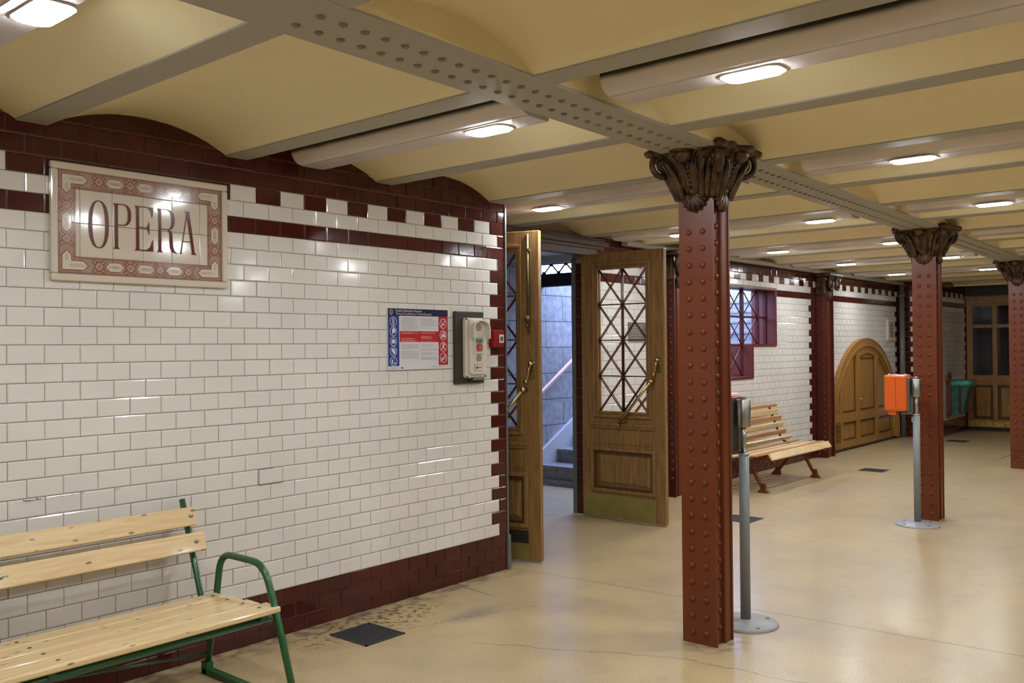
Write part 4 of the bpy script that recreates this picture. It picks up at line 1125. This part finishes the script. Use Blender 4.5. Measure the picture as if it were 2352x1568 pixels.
# ------------------------------------------------------------ arched wooden door
ad_ = thing('door_4', 'low wide round-arched golden oak door in the recessed wall', 'door', (14.45, 5.0, 0), kind='structure')
AX, AZ, AR = 14.45, .152, 1.537
def arc_pts(r, z0=.03, n=40, x0=None, x1=None):
    a0 = math.asin(max(-1, (z0-AZ)/r)); return [(AX+r*math.cos(a0+(PI-2*a0)*k/n), AZ+r*math.sin(a0+(PI-2*a0)*k/n)) for k in range(n+1)]
def arc_band(mb, r0, r1, ya, yb_, mi=0, z0=.03, n=48):
    A, B_ = arc_pts(r0, z0, n), arc_pts(r1, z0, n)
    for i in range(n):
        q = [A[i], A[i+1], B_[i+1], B_[i]]
        vs = [(p[0], ya, p[1]) for p in q]+[(p[0], yb_, p[1]) for p in q]
        mb.add(vs, [(0, 1, 2, 3), (4, 7, 6, 5), (0, 4, 5, 1), (1, 5, 6, 2), (2, 6, 7, 3), (3, 7, 4, 0)], mi)
mb = MB(); arc_band(mb, AR-.11, AR, 4.985, 5.046, 0); arc_band(mb, AR-.125, AR-.105, 4.975, 5.0, 0); arc_band(mb, AR-.015, AR+.004, 4.978, 5.0, 0)
mb.build('arched_frame', m_oakg, ad_, world=True)
RI = AR-.11
def zc(x, r=RI): return AZ+math.sqrt(max(0, r*r-(x-AX)**2))
def xcl(z, r=RI): return math.sqrt(max(0, r*r-(z-AZ)**2))
mb = MB(); mb.prism(arc_pts(RI+.005, .05, 40), 5.028, 5.046, 'y'); mb.build('board_panels', m_oakg, ad_, world=True)
mb = MB()
def vb(x0_, x1_, ya=5.0): mb.prism([(x0_, .05), (x1_, .05), (x1_, zc(x1_)), (x0_, zc(x0_))], ya, 5.03, 'y')
vb(14.035, 14.175); vb(14.885, 15.01); vb(13.37, 13.47, 5.005)
for z0_, z1_ in ((.05, .14), (.43, .56)): mb.prism([(AX-xcl(z0_), z0_), (AX+xcl(z0_), z0_), (AX+xcl(z1_), z1_), (AX-xcl(z1_), z1_)], 5.004, 5.03, 'y')
arc_band(mb, RI-.06, RI+.01, 4.996, 5.03, 0, .06)
# arched head of the middle panel
top = [(14.175+.71*k/10, 1.40-.0+.055*math.sin(PI*k/10)) for k in range(11)]
mb.prism(top+[(14.885, 1.56), (14.53, 1.58), (14.175, 1.56)], 5.004, 5.03, 'y')
mb.build('stiles_and_rails', m_oakg, ad_, world=True)
mb = MB()
def rect_line(x0_, x1_, z0_, z1_, w_=.016, y=5.0165):
    for a in ((x0_, x1_, z0_, z0_+w_), (x0_, x1_, z1_-w_, z1_), (x0_, x0_+w_, z0_, z1_), (x1_-w_, x1_, z0_, z1_)): mb.box(a[0], a[1], y, 5.03, a[2], a[3])
rect_line(14.20, 14.86, .58, 1.385); rect_line(14.20, 14.86, .165, .41); rect_line(13.49, 14.01, .165, .41); rect_line(15.03, 15.62, .165, .41)
for x0_, x1_ in ((13.49, 14.01), (15.03, 15.50)):
    mb.box(x0_, x1_, 5.0165, 5.03, .58, .596)
    ins = -1 if x0_ > 14 else 1
    mb.prism([(x0_, .58), (x0_+.016, .58), (x0_+.016, zc(x0_+.016)-.08), (x0_, zc(x0_)-.08)], 5.0165, 5.03, 'y'); mb.prism([(x1_-.016, .58), (x1_, .58), (x1_, max(.6, zc(x1_)-.08)), (x1_-.016, max(.6, zc(x1_-.016)-.08))], 5.0165, 5.03, 'y')
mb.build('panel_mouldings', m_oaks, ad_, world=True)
mb = MB(); mb.box(13.07, 13.36, 4.985, 5.03, .10, .48, 0); mb.box(13.12, 13.315, 4.984, 4.986, .14, .44, 1)
for k in range(11): mb.box(13.12, 13.315, 4.972, 4.985, .147+k*.027, .158+k*.027, 0)
mb.build('louvre_vent', [m_oakg, m_slot], ad_, world=True)
mb = MB(); mb.ell((14.165, 4.99, .75), (.018, .02, .018)); mb.build('door_knob', m_brass, ad_, world=True)

vt = thing('wall_vent', 'cream louvred wall vent above the right side of the arched door', 'vent', (15.73, YR, 1.66))
mb = MB(); mb.box(15.575, 15.885, YR-.03, YR, 1.655, 2.0, 0); mb.box(15.64, 15.83, YR-.031, YR-.029, 1.70, 1.955, 1)
mb.build('vent_frame', [m_plast, m_slot], vt, world=True, bev=.004)
for k in range(8):
    mb = MB(); mb.box(15.64, 15.83, YR-.042, YR-.031, 1.705+k*.032, 1.720+k*.032); mb.build('louvre', m_plast, vt, world=True)
pp = thing('vertical_pipe', 'tall grey pipe in the corner right of the arched door', 'pipe', (16.13, 4.98, 0))
mb = MB(); mb.tube([(16.13, 4.97, 0), (16.13, 4.97, 2.6)], .045, 16); mb.build('pipe_tube', m_hydr, pp, world=True)
for z in (.5, 1.5, 2.4):
    mb = MB(); mb.lathe([(.050, z), (.050, z+.03)], 16.13, 4.97, 16); mb.build('pipe_clip', m_hydr, pp, world=True)

# ------------------------------------------------------------ litter bin
bn = thing('litter_bin', 'wall-hung litter bin on a red bracket lined with a green plastic bag', 'litter bin', (17.0, 4.46, .35))
mb = MB(); mb.box(16.86, 16.90, 4.40, 4.462, .34, 1.0); mb.box(16.80, 17.02, 4.42, 4.462, .92, 1.02); mb.ell((16.92, 4.43, 1.05), (.05, .03, .045)); mb.box(16.84, 16.98, 4.42, 4.462, .60, .66)
mb.box(16.82, 16.90, 4.43, 4.462, .30, .40); mb.build('wall_bracket', m_red, bn, world=True, bev=.006)
m_bag = mat('green_plastic_bag', (.06, .27, .23), .28, var=.3, vscale=12, bump=.6, bscale=30)
mb = MB()
T4 = [(16.90, 4.43), (17.25, 4.43), (17.25, 4.10), (16.90, 4.10)]; B4 = [(16.93, 4.41), (17.20, 4.41), (17.20, 4.24), (16.93, 4.24)]
mb.add([(x, y, .92) for x, y in T4]+[(x, y, .37) for x, y in B4], [(4, 5, 6, 7), (0, 4, 7, 3), (1, 0, 4, 5)[::-1], (2, 6, 5, 1), (3, 7, 6, 2)])
mb.build('bag_body', mat('dark_green_bag', (.028, .105, .085), .35, var=.4, vscale=14, bump=.5, bscale=25), bn, world=True)
mb = MB()
vs = []
for k in range(32):
    a = 2*PI*k/32; c, s_ = math.cos(a), math.sin(a); f = (abs(c)**5+abs(s_)**5)**(-.2)
    for r, z in ((1.0, .955), (1.1, .95), (1.09, .90), (1.06, .855+.012*math.sin(5*a)), (.98, .86)):
        vs.append((17.075+.185*r*c*f, 4.265+.175*r*s_*f, z))
fs = [(5*k+i, 5*k+i+1, 5*((k+1) % 32)+i+1, 5*((k+1) % 32)+i) for k in range(32) for i in range(4)]
mb.add(vs, fs, 0, True); rm = mb.build('folded_bag_rim', m_bag, bn, world=True); rm['label'] = 'lighter green folded rim of the bag'
mb = MB(); mb.box(16.895, 16.91, 4.25, 4.28, .38, .92); mb.box(17.0, 17.02, 4.085, 4.10, .40, .9); mb.build('basket_bars', m_reddark, bn, world=True)

# ------------------------------------------------------------ far wooden door screen
fd = thing('door_5', 'wide golden oak glazed door screen across the far end of the hall', 'door', (18.2, 3.0, 0), kind='structure')
XF = 18.2
mb = MB(); mb.box(XF, XF+.1, .3, 4.47, .0, .06, 1); mb.box(XF-.01, XF+.1, .3, 4.47, 2.27, 2.46, 0); mb.box(XF-.03, XF, .3, 4.47, 2.40, 2.44, 0); mb.box(XF-.02, XF, .3, 4.47, 2.29, 2.31, 0)
mb.box(XF-.005, XF+.08, .3, 4.46, .06, .21, 0); mb.box(XF-.005, XF+.08, .3, 4.46, .83, 1.01, 0); mb.box(XF-.02, XF, .3, 4.46, .88, .905, 0); mb.box(XF-.005, XF+.06, .3, 4.46, 1.87, 1.935, 0)
ys = [4.46, 4.36, 4.03, 3.95, 3.63, 3.50, 3.18, 3.10, 2.78, 2.66, 2.34, 2.26, 1.94, 1.82, 1.5, 1.42, 1.1, .3]
for a, b_ in zip(ys[0::2], ys[1::2]): mb.box(XF-.012, XF+.08, b_, a, .06, 2.28, 0)
mb.build('oak_framework', [m_oakg, m_slot], fd, world=True, bev=.004)
mb = MB(); mb.box(XF-.015, XF+.0, .32, 4.44, .075, .165); mb.build('kick_strip', mat('worn_gilt_strip', (.50, .30, .06), .4, metal=.3, var=.5, vscale=16), fd, world=True)
for a, b_ in zip(ys[1::2], ys[2::2]):
    mb = MB(); mb.box(XF+.03, XF+.034, b_, a, 1.935, 2.27); mb.box(XF+.03, XF+.034, b_, a, 1.01, 1.87); mb.build('glass_pane', m_glass, fd, world=True)
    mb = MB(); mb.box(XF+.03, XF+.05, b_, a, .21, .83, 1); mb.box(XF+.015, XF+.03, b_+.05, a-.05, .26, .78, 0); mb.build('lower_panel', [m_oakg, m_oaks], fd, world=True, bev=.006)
mb = MB(); mb.box(XF+.9, XF+1.0, -4, 5.4, 0, 3, 0); mb.box(XF, XF+1, 4.5, 4.6, 0, 2.5); mb.box(XF-.0, XF+.95, -4, 5.4, 2.46, 2.5)
mb.box(XF+.1, XF+.2, -4.2, .3, 0, 3.0); mb.box(XF, XF+.1, -4.2, 4.47, 2.5, 3.0); mb.box(XF-.8, XF, 5.07, 5.4, 0, 3.0); mb.box(XF, XF+1, -4.1, 5.4, -.1, 0.0)
struct(mb.build('wall_far', mat('shade_dark_wall', (.055, .05, .05), .7)), 'dark space and wall beyond the far oak door screen', 'wall')  # shade of the recess over the doors put into a dark wall colour

# ------------------------------------------------------------ validators
def validator(loc, label):
    o = thing('ticket_validator', label, 'ticket validator', loc, 0, 'orange ticket validators on grey stands')
    mb = MB(); mb.lathe([(.185, 0), (.185, .004), (.178, .012), (.172, .017), (.05, .020), (.035, .03), (.032, .032)], seg=40); mb.build('round_base', m_greybase, o)
    for a in (-2.2, -.55, 1.1, 2.6):
        mb = MB(); mb.lathe([(.011, .016), (.011, .0215)], .145*math.cos(a), .145*math.sin(a), 12); mb.build('base_bolt', m_dsteel, o)
    mb = MB(); mb.tube([(0, 0, .02), (0, 0, .975)], .029, 20); mb.build('lower_pole', m_grey, o)
    mb = MB(); mb.tube([(0, 0, .975), (0, 0, 1.16)], .017, 14); mb.box(-.015, .01, .025, .04, .98, 1.16); mb.lathe([(.031, .968), (.031, .980)], seg=20); mb.build('upper_rod', m_steel, o)
    mb = MB(); mb.lathe([(.040, 1.13), (.040, 1.285), (.038, 1.288)], seg=24); mb.lathe([(.018, 1.288), (.018, 1.305)], seg=12); mb.build('clamp_sleeve', m_steel, o, bev=.002)
    mb = MB(); mb.box(-.055, .085, .040, .062, .985, 1.300); mb.box(-.05, .02, .02, .12, .975, .992); mb.build('mounting_plate', m_dsteel, o, bev=.003)
    mb = MB(); mb.box(-.075, .095, .060, .255, 1.0, 1.322); mb.build('orange_housing', m_orange, o, bev=.018)
    mb = MB(); mb.box(-.0775, -.0745, .150, .1515, 1.02, 1.30); mb.build('seam', m_slot, o)
    mb = MB(); mb.box(-.055, .04, .155, .225, .965, 1.005); mb.build('ticket_mouth', m_orange, o, bev=.005)
    mb = MB()
    for y in (.09, .16, .23): mb.ell((.0, y, 1.324), (.012, .012, .007))
    mb.build('top_screws', m_steel, o)
    return o
v1 = validator((8.40, 2.475, 0), 'orange ticket validator on a grey stand in front of the second column')
v2 = copy_tree(v1); v2.location = (4.835, 2.372, 0); v2['label'] = 'ticket validator on a grey stand mostly hidden behind the nearest column'

# ------------------------------------------------------------ near bench, green tubes and pine slats
b1 = thing('green_framed_bench', 'pine slatted bench with green tubular frame at the lower left', 'bench', (1.5, 3.85, 0))
XL, XRt = .42, 2.462
def slat(name, x0, x1, c, hw, th, ang, m, bev=.007, parent=None, mb=None):
    """slat along x; centre c=(y,z), half width hw, thickness th, ang = tilt of the width direction from +y"""
    mb = MB(); cy, cz = c; uy, uz = math.cos(ang), math.sin(ang); ny, nz = -uz, uy
    q = [(-hw, -th/2), (hw, -th/2), (hw, th/2), (-hw, th/2)]
    poly = [(cy+a*uy+b_*ny, cz+a*uz+b_*nz) for a, b_ in q]
    mb.prism(poly, x0, x1, 'x'); return mb.build(name, m, parent, world=True, bev=bev)
for k, (y0, y1) in enumerate(((3.489, 3.604), (3.624, 3.732), (3.752, 3.862), (3.882, 3.985))):
    slat('seat_slat', XL, XRt-.012*(k > 0)-.006*k, ((y0+y1)/2, .418-.004*k), (y1-y0)/2, .028, 0, m_pine, parent=b1)
slat('backrest_slat', XL, XRt-.012, (4.108, .652), .047, .026, math.radians(72), m_pine, parent=b1)
slat('backrest_slat', XL, XRt-.036, (4.158, .772), .047, .026, math.radians(72), m_pine, parent=b1)
XFm = 2.415
def bend(pts, r=.05, n=6):
    out = [Vector(pts[0])]
    for i in range(1, len(pts)-1):
        p0, p, p1 = Vector(pts[i-1]), Vector(pts[i]), Vector(pts[i+1])
        a = (p0-p); c = (p1-p); rr2 = min(r, a.length*.45, c.length*.45); a = p+a.normalized()*rr2; c = p+c.normalized()*rr2
        for k in range(n+1):
            t = k/n; out.append((1-t)**2*a+2*t*(1-t)*p+t*t*c)
    out.append(Vector(pts[-1])); return out
for x, full in ((XFm, True), (.47, True)):
    mb = MB(); mb.tube(bend([(x+.03, 4.085, .03), (x+.03, 4.01, .33), (x+.03, 3.955, .612), (x+.03, 3.60, .612), (x+.03, 3.50, .40), (x+.03, 3.36, .02)], .09), .0165, 12)
    mb.build('armrest_leg_tube', m_green, b1, world=True)
    mb = MB(); mb.box(x+.01, x+.05, 3.34, 4.10, 0, .028); mb.box(x+.01, x+.05, 4.06, 4.11, 0, .06); mb.build('floor_bar', m_green, b1, world=True, bev=.003)
for x in (XFm, 1.49, .47):
    mb = MB(); mb.tube(bend([(x-.02, 3.52, .385), (x-.02, 4.045, .372), (x-.02, 4.225, .852)], .03), .0150, 12)
    mb.build('back_post', m_green, b1, world=True)
mb = MB(); mb.tube([(.47, 3.545, .372), (XFm+.03, 3.545, .372)], .017, 12); mb.build('front_rail', m_green, b1, world=True)
mb = MB(); mb.tube([(1.4, 3.56, .365), (XFm+.03, 4.075, .10)], .006, 8); mb.build('tie_rod', m_green, b1, world=True)
for x in (2.385, 1.50, .50):
    for (y, z) in ((3.548, .4345), (3.678, .4305), (3.807, .4265), (3.932, .4225)):
        mb = MB(); mb.lathe([(.009, 0), (.008, .0025)], seg=12); s_ = mb.build('seat_screw', m_dsteel, b1); s_.location = Vector((x, y, z-.003))-b1.location
    for (y, z) in ((4.092, .6575), (4.142, .7775)):
        mb = MB(); mb.lathe([(.013, 0), (.012, .003), (.006, .007), (.001, .008)], seg=12); s_ = mb.build('dome_bolt', m_steel, b1); s_.location = Vector((x+(.012 if x > 2 else .0), y+.003, z))-b1.location; s_.rotation_euler = (math.radians(108), 0, 0)

# ------------------------------------------------------------ far bench with cast iron legs
b2 = thing('cast_iron_bench', 'curved slatted bench with red cast iron legs beneath the stepped window', 'bench', (10.0, 4.5, 0))
xa, xb = 8.95, 10.85
SL = [((4.885, .845), .026, 10, m_tan, .035), ((4.845, .770), .036, 100, m_pine2, .022), ((4.815, .690), .030, 103, m_tan, .022), ((4.785, .610), .034, 106, m_pine2, .022),
      ((4.745, .528), .030, 112, m_tan, .022), ((4.69, .455), .034, 130, m_pine2, .022), ((4.61, .415), .034, 165, m_tan, .022), ((4.53, .402), .034, 176, m_pine2, .022),
      ((4.45, .405), .034, 182, m_tan, .022), ((4.365, .415), .034, 184, m_pine2, .022), ((4.285, .422), .036, 178, m_tan, .022), ((4.205, .392), .042, 128-180+0, m_pine2, .026)]
for i, (c, hw, ang, m_, th) in enumerate(SL):
    ang = {11: 55}.get(i, ang)
    s_ = slat('back_slat' if i < 6 else 'seat_slat', (9.2 if i == 11 else xa), xb-.012*((i+1) % 3), c, hw, th, math.radians(ang), m_, bev=.006, parent=b2)
for x in (9.24, 10.66):
    mb = MB()
    mb.tube(bend([(x, 4.30, .012), (x, 4.36, .12), (x, 4.43, .25), (x, 4.40, .37)], .08), [.020]*3+[.022]*7+[.024]*(len(bend([(x, 4.30, .012), (x, 4.36, .12), (x, 4.43, .25), (x, 4.40, .37)], .08))-10), 8)
    mb.prism([(4.24, 0), (4.37, 0), (4.335, .045), (4.33, .10), (4.295, .10), (4.28, .045)], x-.022, x+.022, 'x')
    mb.tube([(x, 4.17, .35), (x, 4.22, .365), (x, 4.3, .39), (x, 4.45, .385), (x, 4.6, .38), (x, 4.68, .41)], .018, 8)
    pts = [(x, 4.29+.07*(1-t)*math.cos(t*9)+.0, .31+.07*(1-t)*math.sin(t*9)) for t in [i/24 for i in range(24)]]
    mb.tube(pts, .012, 8)
    mb.build('cast_front_leg', m_red, b2, world=True)
    mb = MB()
    mb.tube(bend([(x, 4.80, .012), (x, 4.72, .12), (x, 4.62, .25), (x, 4.62, .38)], .08), .020, 8)
    mb.prism([(4.74, 0), (4.87, 0), (4.82, .045), (4.79, .10), (4.755, .10), (4.75, .045)], x-.022, x+.022, 'x')
    mb.build('cast_rear_leg', m_red, b2, world=True)
    mb = MB(); mb.tube(bend([(x, 4.62, .38), (x, 4.72, .43), (x, 4.775, .55), (x, 4.835, .70), (x, 4.88, .825)], .05), .014, 8); mb.build('back_support', m_reddark, b2, world=True)
    # arm scroll at the slat ends
mb = MB()
for i in range(3): pass

# ------------------------------------------------------------ floor gratings
def grate(cx_, cy_, w_, d_, label, rz=0):
    o = thing('floor_grating', label, 'floor grating', (cx_, cy_, 0), rz, 'square floor gratings')
    mb = MB(); t_ = .012
    for a in ((-w_/2, w_/2, -d_/2, -d_/2+t_), (-w_/2, w_/2, d_/2-t_, d_/2), (-w_/2, -w_/2+t_, -d_/2, d_/2), (w_/2-t_, w_/2, -d_/2, d_/2)): mb.box(a[0], a[1], a[2], a[3], .0005, .005)
    mb.build('rim', m_dsteelf, o)
    mb = MB(); mb.box(-w_/2+t_, w_/2-t_, -d_/2+t_, d_/2-t_, .0003, .0018, 1)
    n = 17
    for k in range(n):
        y = -d_/2+t_+(d_-2*t_)*(k+.5)/n; mb.box(-w_/2+t_, w_/2-t_, y-.004, y+.004, .0018, .0042, 0)
    for k in range(5):
        x = -w_/2+t_+(w_-2*t_)*(k+.5)/5; mb.box(x-.003, x+.003, -d_/2+t_, d_/2-t_, .0018, .0046, 0)
    mb.build('bars', [m_dsteelf, m_slot], o)
m_dsteelf = mat('worn_grating_metal', (.045, .043, .042), .6, metal=.3)
grate(3.342, 3.925, .285, .31, 'dark square floor grating beside the near tiled wall, right of the green bench')
grate(11.70, 3.97, .27, .30, 'dark square floor grating in the middle distance in front of the slatted bench')
grate(7.72, 3.82, .30, .30, 'dark floor grating just showing between the nearest column and its validator pole')
grate(15.96, 4.07, .28, .30, 'farthest dark floor grating, just right of the second column')
# felt-pen and glaze marks on the near wall tiles
mk = MB()
rr_ = random.Random(5)
def mark(x0_, x1_, z, n, h):
    for k in range(n):
        a = x0_+(x1_-x0_)*k/n; b_ = a+(x1_-x0_)/n*rr_.uniform(.4, .95); zz = z+rr_.uniform(-h, h)*.3
        mk.add([(a, YW-.0085, zz), (b_, YW-.0085, zz+rr_.uniform(-h, h)*.2), (b_, YW-.0085, zz+h*rr_.uniform(.5, 1)), (a, YW-.0085, zz+h*rr_.uniform(.4, 1))], [(0, 1, 2, 3)])
for a in ((2.879, 2.882, .858, .944), (2.88, 3.04, .8565, .8595), (2.88, 2.97, .9425, .945)):
    mk.add([(a[0], YW-.0068, a[2]), (a[1], YW-.0068, a[2]), (a[1], YW-.0068, a[3]), (a[0], YW-.0068, a[3])], [(0, 1, 2, 3)])
mark(1.66, 1.74, .935, 9, .006); mark(1.78, 1.93, .937, 12, .003); mark(2.08, 2.10, .935, 3, .005)
struct(mk.build('trim_42', mat('pen_mark', (.03, .025, .025), .6)), 'small dark pen scribbles on the tiles above the green bench', 'marks')

# ------------------------------------------------------------ sub-parts under the part that carries them
def under(root, parent_name, names):
    ch = kids(root); ps_ = [c for c in ch if c.name.split('.')[0] == parent_name]
    if not ps_: return
    for c in ch:
        if c.name.split('.')[0] in names:
            p = min(ps_, key=lambda q: 0) ; c.parent = p
under(ic, 'housing', ('cover', 'screw', 'drain_slots'))
under(fa, 'box', ('window_plate', 'push_disc'))
for v_ in (v1, v2): under(v_, 'orange_housing', ('seam', 'ticket_mouth', 'top_screws')); under(v_, 'round_base', ('base_bolt',))
under(bn, 'bag_body', ('folded_bag_rim',))

slats_ = [c for c in kids(b1) if c.name.startswith('seat_slat')]; backs_ = [c for c in kids(b1) if c.name.startswith('backrest_slat')]
for c in kids(b1):
    if c.name.startswith('seat_screw'):
        y = c.location.y+b1.location.y; c.parent = slats_[min(3, max(0, int((y-3.49)/.127)))]
    elif c.name.startswith('dome_bolt'):
        c.parent = backs_[0 if c.location.z < .72 else 1]
